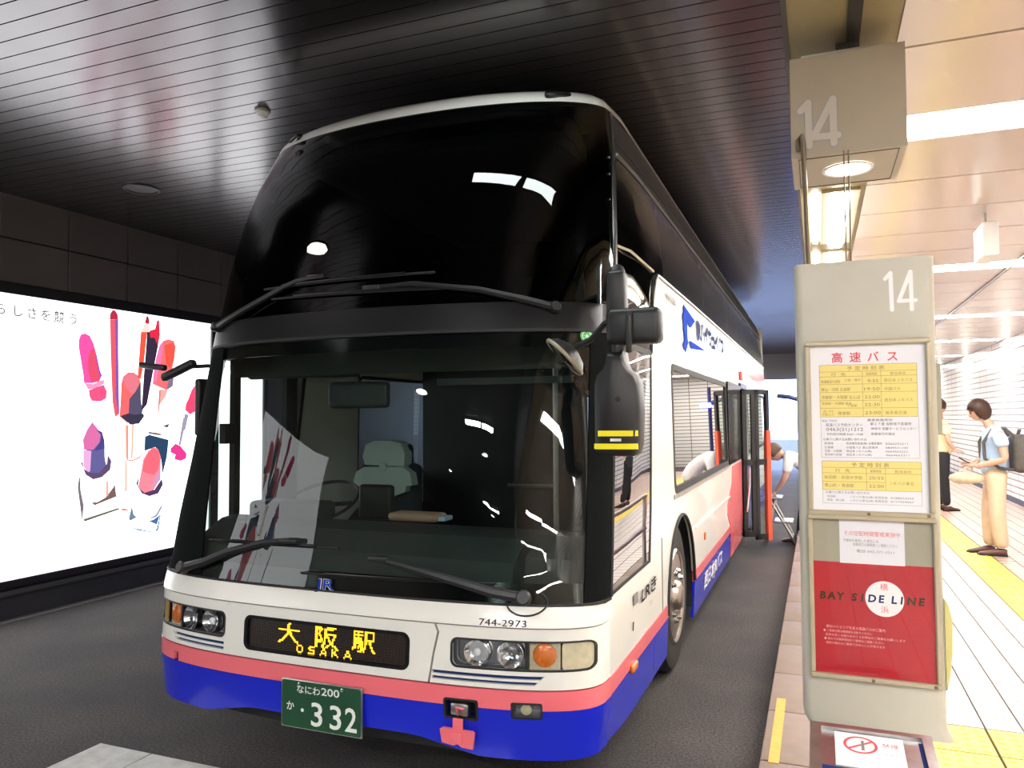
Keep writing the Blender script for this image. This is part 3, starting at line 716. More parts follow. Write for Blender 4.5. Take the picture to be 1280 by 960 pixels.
# --- front: bumper, stripe, panels
zb = lambda x: 0.335 - 0.06 * min(1, max(0, (abs(x) - 0.45) / 0.3))
bot = [(u, zb(u2q(u) * 1.22)) for u, _ in frow(0.3, n=40)]
def notched(z, cuts):            # an edge along the front with square notches cut into it
    pts = [p for p in frow(z, n=60)]; out = []
    q = lambda x: q2u(x / itp(W_T, z))
    for u, zz in pts:
        if not any(q(a) <= u <= q(c) for a, c, _ in cuts): out.append((u, zz))
    for a, c, zn in cuts: out += [(q(a), z), (q(a) + 1e-4, zn), (q(c) - 1e-4, zn), (q(c), z)]
    return sorted(out)
bumper = front('bumper', bot + notched(0.485, ((0.602, 0.743, 0.438), (0.900, 1.014, 0.457)))[::-1], M['blue_paint'], full=True, off=0.004, thick=0.05)
stripe = front('front_stripe', notched(0.4875, ((-1.0, -0.955, 0.53), (0.602, 0.743, 0.511), (0.900, 1.014, 0.516))) + frow(0.566)[::-1], M['pink_paint'], full=True, off=0.004)
under = fband('under_valance', 0.21, 0.40, M['black'], off=-0.14, thick=0.01)
fband('front_backing', 0.40, 0.915, M['black'], off=-0.065, thick=0.01)
hood = fband('hood_panel', 0.829, 0.916, M['white_paint'], off=0.006)
led_hole = rrect(-0.492, 0.42, 0.613, 0.770, 0.035, 4)
centre_panel = front('centre_panel', [(-0.585, 0.572), (0.515, 0.572), (0.535, 0.70), (0.555, 0.79), (0.54, 0.8225), (-0.6, 0.8225), (-0.62, 0.79)], M['white_paint'], holes=[led_hole])
for s in (1, -1):
    hx = lambda a: s * a
    vi = 0.535 if s > 0 else 0.625
    hole = [(hx(x), z) for x, z in rrect(0.625, 1.218, 0.652, 0.768, 0.028, 4)]
    vent = [(hx(x), z) for x, z in ((vi, 0.590), (0.99, 0.590), (1.03, 0.628), (vi, 0.628))]
    inner = [(0.525, 0.572), (0.545, 0.70), (0.565, 0.79), (0.55, 0.8225)]
    if s < 0: inner = [(-0.588, 0.572), (-0.60, 0.70), (-0.618, 0.79), (-0.604, 0.8225)]
    top = [(p[0], p[1]) for p in (frow(0.8225, 0.57, 2) if s > 0 else frow(0.8225, -2, -0.63)[::-1])]
    low = [(p[0], p[1]) for p in (frow(0.572, 0.53, 2) if s > 0 else frow(0.572, -2, -0.60)[::-1])]
    P = fpoly([inner[3], inner[2], inner[1], inner[0]]) + low + top[::-1]
    pn = front('headlight_panel', P, M['white_paint'], full=True, holes=[hole, vent])
    front('vent_bar', [(hx(x), z) for x, z in ((vi, 0.603), (1.005, 0.603), (1.015, 0.613), (vi, 0.613))], M['white_paint'], pn, off=-0.002, thick=0.012)
    front('vent_recess', [(hx(x), z) for x, z in ((vi, 0.588), (0.995, 0.588), (1.035, 0.630), (vi, 0.630))], M['navy'], pn, off=-0.018, thick=0.004)
    # headlight cluster
    hl = front('headlight', [(hx(x), z) for x, z in rrect(0.618, 1.225, 0.645, 0.775, 0.03, 4)], M['reflector'], off=-0.045, thick=0.004)
    for k, (cx, r) in enumerate(((0.735, 0.050), (0.885, 0.052))):
        c = fx(s * cx, 0.712, -0.038); n = Fn(s * cx, 0.712)
        MB().lathe([(0.0, r * 0.25), (0.004, r * 0.45), (0.012, r * 0.75), (0.028, r), (0.032, r + 0.004), (0.03, r + 0.007), (0.0, r + 0.008)], c, n, 24).build('lamp_bowl', M['chrome'], hl, smooth=True)
        MB().ball(c + n * 0.016, 0.017, 10, 6).build('bulb', M['lens_clear'] if k else M['print_white'], hl, smooth=True)
    c = fx(s * 1.03, 0.712, -0.03); n = Fn(s * 1.03, 0.712)
    front('turn_signal_surround', [(hx(x), z) for x, z in ((0.965, 0.652), (1.095, 0.652), (1.095, 0.768), (0.965, 0.768))], M['lens_corner'], hl, off=-0.024, thick=0.003)
    MB().lathe([(0.0, 0.052), (0.012, 0.050), (0.02, 0.036), (0.023, 0.012)], c, n, 24).build('turn_signal', M['lens_orange'], hl, smooth=True)
    front('corner_lens', [(hx(x), z) for x, z in rrect(1.10, 1.217, 0.654, 0.766, 0.012, 2)], M['lens_corner'] if s > 0 else mat('amber_corner_lens', (0.36, 0.22, 0.06), 0.25), hl, off=-0.006, thick=0.006)
    front('divider', [(hx(x), z) for x, z in ((0.948, 0.652), (0.962, 0.652), (0.962, 0.768), (0.948, 0.768))], M['black_plastic'], hl, off=-0.006, thick=0.02)
    front('cover_lens', [(hx(x), z) for x, z in rrect(0.627, 1.09, 0.654, 0.766, 0.026, 4)], M['lens_clear'], hl, off=-0.003, thick=0.0)
    front('gasket', [(hx(x), z) for x, z in rrect(0.619, 1.224, 0.646, 0.774, 0.032, 4)], M['black_plastic'], hl, off=0.001, thick=0.006, holes=[[(hx(x), z) for x, z in rrect(0.628, 1.217, 0.655, 0.766, 0.026, 4)]])

# destination sign
ds = front('destination_sign', led_hole, M['led_panel'], off=-0.012, thick=0.02)
front('surround', rrect(-0.496, 0.424, 0.609, 0.774, 0.038, 4), M['black_gloss'], ds, off=0.002, thick=0.008, holes=[rrect(-0.478, 0.406, 0.622, 0.761, 0.028, 4)])
def led_text():
    cell = 0.0073; on = MB(); taken = set()
    def raster(body, x0, z0, w, h, nx, nz, thr):
        co, fs = glyphs(body); lo, hi = co.min(0), co.max(0)
        tri = [(co[f[0]], co[f[i]], co[f[i + 1]]) for f in fs for i in range(1, len(f) - 1)]
        T = np.array(tri)
        for i in range(nx):
            for j in range(nz):
                hit = 0
                for sx in (0.25, 0.75):
                    for sz in (0.25, 0.75):
                        p = lo + (hi - lo) * np.array([(i + sx) / nx, (j + sz) / nz]); a, b_, c_ = T[:, 0], T[:, 1], T[:, 2]
                        d1 = (p[0] - b_[:, 0]) * (a[:, 1] - b_[:, 1]) - (a[:, 0] - b_[:, 0]) * (p[1] - b_[:, 1])
                        d2 = (p[0] - c_[:, 0]) * (b_[:, 1] - c_[:, 1]) - (b_[:, 0] - c_[:, 0]) * (p[1] - c_[:, 1])
                        d3 = (p[0] - a[:, 0]) * (c_[:, 1] - a[:, 1]) - (c_[:, 0] - a[:, 0]) * (p[1] - a[:, 1])
                        neg = (d1 < 0) | (d2 < 0) | (d3 < 0); pos = (d1 > 0) | (d2 > 0) | (d3 > 0)
                        hit += bool((~(neg & pos)).any())
                if hit >= thr: taken.add((round((x0 + w * (i + .5) / nx) / cell), round((z0 + h * (j + .5) / nz) / cell)))
    for body, x0 in (('大', -0.292), ('阪', -0.085), ('駅', 0.123)): raster(body, x0, 0.664 if body == '大' else 0.661, 0.122, 0.092, 17, 13, 2)
    for i, ch in enumerate('Osaka'.upper()): raster(ch, -0.187 + i * 0.066, 0.624, 0.040, 0.036, 6, 5, 2)
    for (i, j) in taken:
        x, z = i * cell, j * cell; q = [(x - .0033, z - .0033), (x + .0033, z - .0033), (x + .0033, z + .0033), (x - .0033, z + .0033)]
        on.add([fx(a, c, -0.0105) for a, c in q], [(0, 1, 2, 3)])
    o = on.build('led_dots', M['led'], ds); o['kind'] = 'stuff'
    off = MB()
    for i in range(-64, 56):
        for j in range(86, 104):
            if (i, j) in taken: continue
            x, z = i * cell, j * cell; q = [(x - .002, z - .002), (x + .002, z - .002), (x + .002, z + .002), (x - .002, z + .002)]
            off.add([fx(a, c, -0.0113) for a, c in q], [(0, 1, 2, 3)])
    off.build('unlit_dots', M['led_dim'], ds)['kind'] = 'stuff'
led_text()

# number plate, fleet number, front emblem letters
def pl(u, v, d): return Vector((u, -0.022 + (v - 0.405) * 0.10 - d, v))
b = MB(); b.rbox((-0.018, -0.017, 0.403), (0.222, 0.006, 0.112), 0.005, 2)
plate = bpart(b.build('number_plate', M['steel'], None, smooth=True))
def plate_sheet(name, pts, m, d, holes=()): 
    o = sheet(name, pts, holes, lambda u, v, dd: Vector((u, -0.0235 - d - dd * -1, v)), m, None); return bpart(o, plate)
plate_sheet('plate_face', rrect(-0.234, 0.198, 0.297, 0.509, 0.012, 3), M['plate_green'], 0.0008)
pm = lambda d: (lambda u, v, dd: Vector((u, -0.0235 - d, v)))
characters([('なにわ', -0.085, 0.458, 0.042, 0.128), ('200', 0.035, 0.460, 0.048, 0.098), ('か', -0.185, 0.375, 0.046), ('・', -0.118, 0.352, 0.072),
                      ('3', -0.038, 0.317, 0.150, 0.062), ('3', 0.064, 0.317, 0.150, 0.062), ('2', 0.146, 0.317, 0.150, 0.062)], pm(0.0016), M['plate_white'], plate, offset=0.012)
for x in (-0.135, 0.10): MB().lathe([(0, 0.009), (0.006, 0.008), (0.008, 0.004)], (x, -0.023, 0.497), (0, -1, 0), 10).build('bolt', M['chrome'], plate, smooth=True)
bpart(letters('fleet_number', [('744-2973', 0.852, 0.8335, 0.036, 0.205)], lambda u, v, d: fx(u, v, 0.0075), M['print_dark'], None))
em = bpart(letters('front_emblem', [('JR', -0.048, 0.922, 0.068, 0.105, 0.06)], lambda u, v, d: fx(u, v, 0.0065), M['print_white'], None, offset=0.035))
letters('emblem_fill', [('JR', -0.048, 0.922, 0.068, 0.105, 0.06)], lambda u, v, d: fx(u, v, 0.0078), M['blue_print'], em, offset=0.008)
# tow hook pocket, cover and fog lamps
tp_ = front('tow_pocket', rrect(0.60, 0.745, 0.437, 0.512, 0.006, 2), M['black'], off=-0.05, thick=0.005)
front('pocket_frame', rrect(0.594, 0.751, 0.430, 0.518, 0.01, 2), M['black_plastic'], tp_, off=0.008, thick=0.03, holes=[rrect(0.604, 0.741, 0.44, 0.509, 0.005, 2)])
MB().rbox(fx(0.672, 0.475, 0.0), (0.042, 0.02, 0.026), 0.008).build('tow_bracket', M['steel'], tp_, smooth=True)
MB().tube([fx(0.66, 0.45, 0.01), fx(0.66, 0.485, 0.02), fx(0.69, 0.485, 0.02), fx(0.69, 0.45, 0.01)], 0.007).build('tow_hook', M['pink_paint'], tp_, smooth=True)
cv = MB(); c0 = fx(0.665, 0.365, 0.035)
cv.prism([(-0.075, -0.030), (-0.02, -0.037), (0.0, -0.028), (0.02, -0.040), (0.07, -0.042), (0.082, 0.028), (0.072, 0.036), (-0.068, 0.036), (-0.082, 0.028)], -0.006, 0.006, 'y')
cv.v = [tuple(Vector((c0.x + x, c0.y + y - (z) * 0.1, c0.z + z))) for x, y, z in cv.v]
co_ = bpart(cv.build('tow_cover', M['pink_paint'], None))
MB().rbox((c0.x + 0.002, c0.y - 0.002, c0.z + 0.050), (0.024, 0.006, 0.03), 0.004).build('hinge_strap', M['pink_paint'], co_, smooth=True)
MB().rbox((c0.x, c0.y - 0.008, c0.z - 0.002), (0.026, 0.003, 0.02), 0.002).build('raised_pad', M['pink_paint'], co_, smooth=True)
fg = front('fog_lamp', rrect(0.892, 1.022, 0.452, 0.520, 0.008, 2), M['black_plastic'], off=0.006, thick=0.06, holes=[rrect(0.902, 1.013, 0.460, 0.512, 0.006, 2)])
front('fog_reflector', rrect(0.898, 1.018, 0.456, 0.516, 0.006, 2), M['reflector'], fg, off=-0.035, thick=0.004)
c = fx(0.955, 0.486, -0.03); MB().lathe([(0, 0.008), (0.012, 0.018), (0.02, 0.024)], c, Fn(0.955, 0.486), 16).build('fog_bulb', M['lens_corner'], fg, smooth=True)
front('fog_glass', rrect(0.903, 1.012, 0.461, 0.511, 0.006, 2), M['lens_clear'], fg, off=0.002, thick=0.0)
lp = front('corner_pocket', rrect(-1.01, -0.945, 0.48, 0.54, 0.015, 2), M['black'], off=-0.02, thick=0.004)

# --- front glass
ws = fband('lower_windshield', 0.917, 2.135, M['windshield'], off=0.0, thick=0.0)
fband('lower_edge_print', 0.917, 1.005, M['black_gloss'], parent=ws, off=-0.012, thick=0.003)
fband('top_edge_print', 2.06, 2.135, M['black_gloss'], parent=ws, off=-0.012, thick=0.003)
for s in (1, -1):
    zs = [1.0 + (2.07 - 1.0) * i / 8 for i in range(9)]
    P = [(s * q2u(0.955), z) for z in zs] + [(s * 1.0, z) for z in zs[::-1]]
    front('side_edge_print', P if s > 0 else P[::-1], M['black_gloss'], ws, off=-0.012, thick=0.003, full=True)
for s in (1, -1):
    zs = [0.925 + (2.125 - 0.925) * i / 10 for i in range(11)]
    P = [((q2u(0.94) if s > 0 else q2u(-(0.855 + 0.085 * (z - 0.925) / 1.2) / itp(W_T, z))), z) for z in zs] + [(s * 1.0, z) for z in zs[::-1]]
    front('corner_pillar', P if s > 0 else P[::-1], M['matte_black'], off=0.005, thick=0.012, full=True)
gk = fband('windshield_gasket', 0.910, 0.9205, M['rubber'], off=0.010, thick=0.015)
band = fband('windshield_divider_band', 2.13, 2.272, M['band'], off=0.008, thick=0.03)
fband('band_edge_strip', 2.128, 2.142, M['rubber'], parent=band, off=0.012, thick=0.01)  # thin dark rubber strip along the lower edge of the band
TOPF = lambda x: 3.415 + 0.03 * (1 - (x / 1.1) ** 2)
def wtop(n=30): return [(-1 + 2 * i / n, TOPF(u2q(-1 + 2 * i / n) * 1.1)) for i in range(n + 1)]
uw = front('upper_windshield', frow(2.275, n=24) + wtop()[::-1], M['glass_dark'], full=True, off=0.0, thick=0.0)
fband('lower_edge_print', 2.275, 2.40, M['black_gloss'], parent=uw, off=-0.012, thick=0.003)
uwp = front('top_edge_print', frow(3.22, n=24) + wtop()[::-1], M['black_gloss'], full=True, parent=uw, off=-0.012, thick=0.003)
for s in (1, -1):
    zs = [2.3 + (3.41 - 2.3) * i / 8 for i in range(9)]
    P = [(s * q2u(0.93), z) for z in zs] + [(s * 1.0, z) for z in zs[::-1]]
    front('side_edge_print', P if s > 0 else P[::-1], M['black_gloss'], uw, off=-0.012, thick=0.003, full=True)
    # bright trim down the corner between front and side glass
    pts = [Vector((s * (itp(W_T, z) + 0.004), itp(YC_T, z) + 0.012, z)) for z in [2.3 + i * 0.123 for i in range(10)]]
    bpart(MB().tube(pts, 0.011, 6).build('corner_trim', M['steel'], None, smooth=True))
    pts = [Vector((s * (itp(W_T, z) + 0.003), itp(YC_T, z) + 0.008, z)) for z in [0.92 + i * 0.11 for i in range(12)]]
    bpart(MB().tube(pts, 0.010, 6).build('corner_gasket', M['rubber'] if s > 0 else M['steel'], None, smooth=True))  # left one in bright steel to imitate the reflected line of light
for z in (2.85, 3.0, 3.1):
    c = Vector((itp(W_T, z) - 0.015, itp(YC_T, z) - 0.05, z)); MB().rbox(c, (0.012, 0.006, 0.006), 0.003).build('trim_clip', M['steel'], uw)

# sticker
c = fx(1.122, 2.108, 0.004); n = Fn(1.122, 2.108)
st = bpart(MB().lathe([(0, 0.034), (0.002, 0.034)], c, n, 24).build('round_sticker', M['green_sticker'], None))
MB().lathe([(0.0025, 0.026), (0.003, 0.026), (0.003, 0.021), (0.0025, 0.021)], c, n, 24, caps=False).build('ring_print', M['pale_green'], st)
MB().lathe([(0.0025, 0.009), (0.003, 0.009)], c, n, 12).build('dot_print', M['pale_green'], st)
for k in range(8):
    a = k * PI / 4; t1 = n.orthogonal().normalized(); t2 = n.cross(t1)
    MB().tube([c + n * 0.003 + (t1 * math.cos(a) + t2 * math.sin(a)) * 0.012, c + n * 0.003 + (t1 * math.cos(a) + t2 * math.sin(a)) * 0.018], 0.0018, 5).build('spoke_print', M['pale_green'], st)

# wipers
def wiper(arm, blade, off=0.03, r0=0.026, r1=0.014, blade2=None):
    p = [fx(x, z, off) for x, z in arm]; n = len(p)
    w = bpart(MB().tube(p, [r0 + (r1 - r0) * i / (n - 1) for i in range(n)], 8).build('wiper', M['black_plastic'], None, smooth=True))
    q = [fx(x, z, off * 0.5) for x, z in blade]
    MB().tube(q, 0.007, 6).build('blade', M['rubber'], w, smooth=True)
    MB().tube([a + Vector((0, -0.012, 0.006)) for a in q[1:-1]], 0.006, 6).build('blade_rail', M['band'], w, smooth=True)
    MB().lathe([(-0.02, r0 * 1.3), (0.02, r0 * 1.3), (0.028, r0)], p[0], Fn(arm[0][0], arm[0][1]), 12).build('pivot_cap', M['black_plastic'], w, smooth=True)
    e = p[-1]; MB().rbox(e, (0.05, 0.018, 0.012), 0.006).build('blade_clip', M['black_plastic'], w, smooth=True)
    return w
def line2(a, b_, n=7): return [(a[0] + (b_[0] - a[0]) * i / n, a[1] + (b_[1] - a[1]) * i / n) for i in range(n + 1)]
wiper([(-0.96, 0.945), (-0.80, 0.990), (-0.642, 1.055), (-0.408, 1.118), (-0.25, 1.135)], line2((-0.80, 1.105), (0.02, 1.115)))
wiper([(0.931, 0.945), (0.80, 0.962), (0.60, 1.01), (0.425, 1.048), (0.25, 1.082)], line2((-0.18, 0.99), (0.80, 1.00)))
wiper([(-1.03, 2.245), (-0.90, 2.275), (-0.761, 2.314), (-0.463, 2.411), (-0.37, 2.438), (-0.249, 2.447)], line2((-0.62, 2.42), (0.42, 2.43)), r0=0.02, r1=0.011)
wiper([(0.985, 2.235), (0.85, 2.275), (0.643, 2.328), (0.318, 2.373), (0.10, 2.366)], line2((-0.55, 2.36), (0.60, 2.345)), r0=0.02, r1=0.011)
bpart(MB().tube([fx(0.945 + 0.085 * math.cos(t), 0.925 + 0.052 * math.sin(t), 0.016) for t in [PI * (0.85 + 1.45 * i / 20) for i in range(21)]], 0.004, 6).build('washer_hose', M['rubber'], None, smooth=True))

# --- sides
for s in (1, -1):
    dw = [(1.28, 0.925), (1.33, 1.2), (1.40, 1.6), (1.47, 2.1)]
    up0 = [(1.47, 2.1), (1.53, 2.3), (1.58, 2.47), (1.64, 2.56), (1.74, 2.612)]
    front_arch = arc(2.34, 0.50, 0.555, 0.10, PI - 0.10)
    rear_arch = arc(9.0, 0.50, 0.555, 0.10, PI - 0.10)
    win = rrect(2.12, 5.36, 1.235, 2.065, 0.06, 3)
    rwin = rrect(7.95, 11.55, 1.235, 2.065, 0.06, 3)
    door = [(5.78, 0.569), (5.78, 2.12), (6.92, 2.12), (6.92, 0.569)]
    z_, l_ = 0.568, []
    P = ycl(0.568, 0.925) + dw + up0[1:] + [(YR, 2.612), (YR, 0.568)]
    ah = math.sqrt(0.555 ** 2 - 0.068 ** 2)
    P += [(9.0 + ah, 0.568)] + [(a, c) for a, c in rear_arch if c > 0.57] + [(9.0 - ah, 0.568)]
    if s > 0: P += [(7.72, 0.568), (7.72, 2.12), (6.86, 2.12), (6.86, 0.568)]
    P += [(2.34 + ah, 0.568)] + [(a, c) for a, c in front_arch if c > 0.57] + [(2.34 - ah, 0.568)]
    drive = []
    sp = side('side_panel', P, M['white_paint'], s, holes=[win, rwin], cu=[0.5, 0.65, 0.8, 0.95, 1.1, 1.3, 1.5, 3.5, 5.0, 8.0, 10.0])
    G = M['glass_side'] if s > 0 else M['glass_clear']
    for nm, hole, gy in (('side_window', win, [(2.12, 3.74), (3.74, 5.36)]), ('rear_side_window', rwin, [(7.95, 9.15), (9.15, 10.35), (10.35, 11.55)])):
        f = side(nm, [(a, c) for a, c in rrect(hole[-1][0] - 3.24 - 0.02 if nm == 'side_window' else 7.93, 5.38 if nm == 'side_window' else 11.57, 1.215, 2.085, 0.07, 3)], M['rubber'], s, off=0.004, thick=0.02,
                 holes=[rrect(2.145 if nm == 'side_window' else 7.975, 5.335 if nm == 'side_window' else 11.525, 1.26, 2.04, 0.05, 3)])
        for a, c in gy: side('pane', [(a, 1.23), (c, 1.23), (c, 2.07), (a, 2.07)], G, s, f, off=-0.004, thick=0.0)
        side('sill_trim', [(hole[0][0] - 3.3 if nm == 'side_window' else 7.9, 1.185), (5.45 if nm == 'side_window' else 11.6, 1.185), (5.45 if nm == 'side_window' else 11.6, 1.213), (hole[0][0] - 3.3 if nm == 'side_window' else 7.9, 1.213)], M['steel'], s, f, off=0.010, thick=0.012)
    fw = side('front_side_window', ycl(0.925, 2.1)[:] + dw[::-1], M['glass_side'] if s > 0 else M['glass_clear'], s, off=0.0, thick=0.0)
    dwl = [(a, c) for a, c in dw]
    side('frame', [(a - 0.035, c) for a, c in dwl] + [(a, c) for a, c in dwl[::-1]], M['rubber'], s, fw, off=0.003, thick=0.02)
    side('frame', ycl(2.085, 2.115, 1) + [(1.47, 2.115), (1.465, 2.085)], M['rubber'], s, fw, off=0.003, thick=0.02)
    side('frame', ycl(0.918, 0.935, 1) + [(1.282, 0.935), (1.28, 0.918)], M['rubber'], s, fw, off=0.003, thick=0.02)
    # upper deck side glass in panes
    first = ycl(2.115, 3.13) + [(1.985, 3.13), (1.985, 2.628), (1.73, 2.628), (1.63, 2.573), (1.565, 2.475), (1.515, 2.3), (1.47, 2.115)]
    side('upper_side_window', first, M['glass_corner'], s, thick=0.0)
    for a in range(5):
        y0, y1 = 2.0 + a * 1.99, 2.0 + (a + 1) * 1.99 - 0.012
        side('upper_side_window', [(y0, 2.628), (y1, 2.628), (y1, 3.13), (y0, 3.13)], M['glass_upside'], s, thick=0.0)
    side('upper_window_lining', [(2.0, 2.62), (YR, 2.62), (YR, 3.14), (2.0, 3.14)], M['black'], s, off=-0.05, thick=0.005)
    side('upper_corner_lining', ycl(2.12, 3.13) + [(1.99, 3.13), (1.99, 2.62), (1.70, 2.62), (1.45, 2.12)], M['black'], s, off=-0.05, thick=0.005)
    t = [Vector((s * (itp(SW_T, 2.62) + 0.006), y, 2.615)) for y in (1.0, 1.3, 1.62)]
    bpart(MB().tube([Vector((s * (itp(W_T, 2.61) + 0.004), 0.80, 2.607))] + t, 0.008, 6).build('window_trim', M['sign_frame'], None))
    pe = [Vector((s * (itp(SW_T, c) + 0.008), a, c)) for a, c in up0] + [Vector((s * (itp(SW_T, 2.618) + 0.008), y, 2.618)) for y in (3, 5, 8, YR)]
    bpart(MB().tube(pe, 0.010, 6).build('panel_edge_trim', M['steel'], None, smooth=True))
    rail = side('roof_rail', ycl(3.14, 3.41, 3) + [(YR, 3.335), (YR, 3.14)], M['black_plastic'], s, off=0.004, thick=0.03)
    for z in (3.15, 3.23): side('drip_rail', [(1.02, z), (YR, z), (YR, z + 0.014), (1.02, z + 0.014)], M['steel'] if z < 3.2 else M['band'], s, rail, off=0.014, thick=0.012)
    # stripes and skirt
    ya, yb = 2.34 - 0.556, 2.34 + 0.556
    side('pink_stripe', ycl(0.4875, 0.566, 2) + [(ya, 0.566), (ya, 0.4875)], M['pink_paint'], s, off=0.004)
    side('pink_stripe', [(yb, 0.4875), (5.5, 0.4875), (5.5, 0.566), (yb, 0.566)], M['pink_paint'], s, off=0.004)
    zz = [(ycl(0.28, 0.485, 3))][0]
    side('blue_skirt', zz + [(1.36, 0.485), (1.36, 0.25), (0.75, 0.25)], M['blue_paint'], s, off=0.004)
    side('blue_skirt', [(1.368, 0.25), (1.368, 0.485), (ya, 0.485), (ya + 0.02, 0.25)], M['blue_paint'], s, off=0.004)
    side('blue_skirt', [(yb, 0.22), (5.5, 0.22), (5.5, 0.485), (yb, 0.485)], M['blue_paint'], s, off=0.004)
    side('blue_skirt', [(7.72, 0.22), (8.44, 0.22), (8.44, 1.12), (7.72, 1.12)], M['blue_paint'], s, off=0.004)
    side('blue_skirt', [(9.56, 0.22), (YR, 0.22), (YR, 0.566), (9.56, 0.566)], M['blue_paint'], s, off=0.004)
    side('pink_panel', [(5.56, 0.22), (6.85, 0.22), (6.85, 1.18), (5.75, 1.18), (5.62, 1.0), (5.22, 0.82), (5.18, 0.72), (5.42, 0.58)], M['pink_paint'], s, off=0.007, thick=0.01)
    side('pink_panel', [(6.7, 2.28), (YR, 2.28), (YR, 2.50), (6.7, 2.50)], M['pink_paint'], s, off=0.004, thick=0.01)
    # wheel housings
    for cy in (2.34, 9.0):
        b = MB(); A = arc(cy, 0.50, 0.57, -0.35, PI + 0.35, 18); n = len(A)
        b.add([(s * 1.225, a, c) for a, c in A] + [(s * 0.78, a, c) for a, c in A], [(i, i + 1, n + i + 1, n + i) for i in range(n - 1)])
        b.add([(s * 0.78, a, c) for a, c in A], [tuple(range(n))])
        wh = bpart(b.build('wheel_housing', M['black'], None))
        A2 = arc(cy, 0.50, 0.553, 0.0, PI, 18)
        MB().tube([Vector((s * (itp(SW_T, c) + 0.004), a, c)) for a, c in A2], 0.012, 6).build('arch_lip', M['rubber'], wh, smooth=True)

# roof
def roof():
    rings = []; nF, nS = 36, 14
    def per(z0):
        pts = [(u2q(-1 + 2 * i / nF) * itp(W_T, 3.36), None) for i in range(nF + 1)]
        L = []
        for x, _ in pts:
            zt = TOPF(x); p = S(max(-itp(W_T, zt), min(itp(W_T, zt), x)), zt); L.append((p.x, p.y, zt))
        yb = L[-1][1]
        R = [(1.118, yb + (YR - yb) * (i / nS) ** 1.5, 3.415 - 0.08 * (i / nS) ** 1.5) for i in range(1, nS + 1)]
        Lf = [(-1.118, yb + (YR - yb) * (i / nS) ** 1.5, 3.415 - 0.08 * (i / nS) ** 1.5) for i in range(nS, 0, -1)]
        return Lf + L + R
    base = per(0); nP = len(base); b = MB(); vs = []
    K = 9
    for k in range(K + 1):
        a = k / K * PI / 2; dx = 0.26 * (1 - math.cos(a)); dz = math.sin(a)
        for (x, y, z) in base:
            xx = x * (1 - dx / 1.118); t = max(0.0, 1 - (y - 0.5) / 0.9)
            yy = y + (0.34 * (1 - math.cos(a)) * min(1, t * 1.6)) + 0.012 * dz
            top = (3.52 + 0.035 * max(0.0, min(1.0, 1 - (y - 1.2) / 3.0))) + 0.045 * (1 - (xx / 1.118) ** 2)
            vs.append((xx, min(yy, YR), z + (top - z) * dz))
    fs = [(k * nP + i, k * nP + i + 1, (k + 1) * nP + i + 1, (k + 1) * nP + i) for k in range(K) for i in range(nP - 1)]
    # cap: join mirrored points across
    o = K * nP
    half = nP // 2
    for i in range(half - 1): fs.append((o + i, o + i + 1, o + nP - 2 - i, o + nP - 1 - i))
    b.add(vs, fs); r = bpart(b.build('roof', M['white_paint'], None, smooth=50)); return r
rf = roof()
for s in (1, -1):
    b = MB(); P = []
    for i in range(16):
        a = 2 * PI * i / 16; x = s * 0.925 + 0.075 * math.cos(a); z = 3.435 + 0.022 * math.sin(a); P.append((x, z))
    pb = S(s * 0.90, TOPF(0.90)); a = 0.30
    p0 = Vector((s * 0.90 * 0.955, pb.y + 0.34 * (1 - math.cos(a)) - 0.004, pb.z + (3.57 - pb.z) * math.sin(a)))
    b.rbox(p0, (0.075, 0.022, 0.022), 0.02, 3, Matrix.Rotation(s * 0.55, 3, 'Z')); b.build('marker_light', M['black_gloss'], rf, smooth=True)
# rear end, underside
b = MB(); b.box(-1.2, 1.2, YR - 0.03, YR, 0.25, 3.34)
bpart(b.build('rear_panel', M['white_paint'], None))
b = MB(); b.box(-1.12, 1.12, 0.5, 11.8, 0.28, 0.42) if False else None
b = MB(); b.box(-1.18, 1.18, 0.42, 1.74, 0.34, 0.42); b.box(-0.76, 0.76, 1.74, 2.95, 0.34, 0.42); b.box(-1.18, 1.18, 2.95, 6.85, 0.3, 0.42); b.box(-1.18, 0.9, 6.85, 7.7, 0.3, 0.42); b.box(-1.18, 1.18, 7.7, 8.4, 0.3, 0.42); b.box(-0.76, 0.76, 8.4, 9.6, 0.3, 0.42); b.box(-1.18, 1.18, 9.6, 11.9, 0.3, 0.42)
bpart(b.build('underframe', M['black'], None))

# wheels
def wheel(cy, s, chrome):
    x0 = s * 1.205
    w = bpart(MB().lathe([(-0.27, 0.30), (-0.285, 0.40), (-0.27, 0.475), (-0.235, 0.50), (-0.05, 0.50), (-0.015, 0.475), (0.0, 0.41), (-0.012, 0.315), (-0.05, 0.30)], (x0, cy, 0.5), (s, 0, 0), 36, caps=False).build('wheel', M['tyre'], None, smooth=True))
    MB().lathe([(-0.01, 0.318), (0.004, 0.305), (-0.004, 0.29), (-0.06, 0.28), (-0.075, 0.235), (-0.045, 0.19), (-0.045, 0.125), (-0.01, 0.105), (0.02, 0.095), (0.035, 0.075), (0.037, 0.02)], (x0, cy, 0.5), (s, 0, 0), 36, caps=True).build('rim', M['rim'], w, smooth=True)
    for k in range(10):
        a = k * PI / 5; c = (x0 - s * 0.05, cy + 0.167 * math.cos(a), 0.5 + 0.167 * math.sin(a))
        MB().lathe([(0, 0.026), (0.045, 0.024), (0.07, 0.014)], c, (s, 0, 0), 6).build('wheel_nut', M['chrome'], w)
    for k in range(10):
        a = (k + .5) * PI / 5; c = (x0 - s * 0.071, cy + 0.236 * math.cos(a), 0.5 + 0.236 * math.sin(a))
        MB().lathe([(0, 0.028), (0.006, 0.026)], c, (s, 0, 0), 12).build('vent_hole', M['black'], w)
    return w
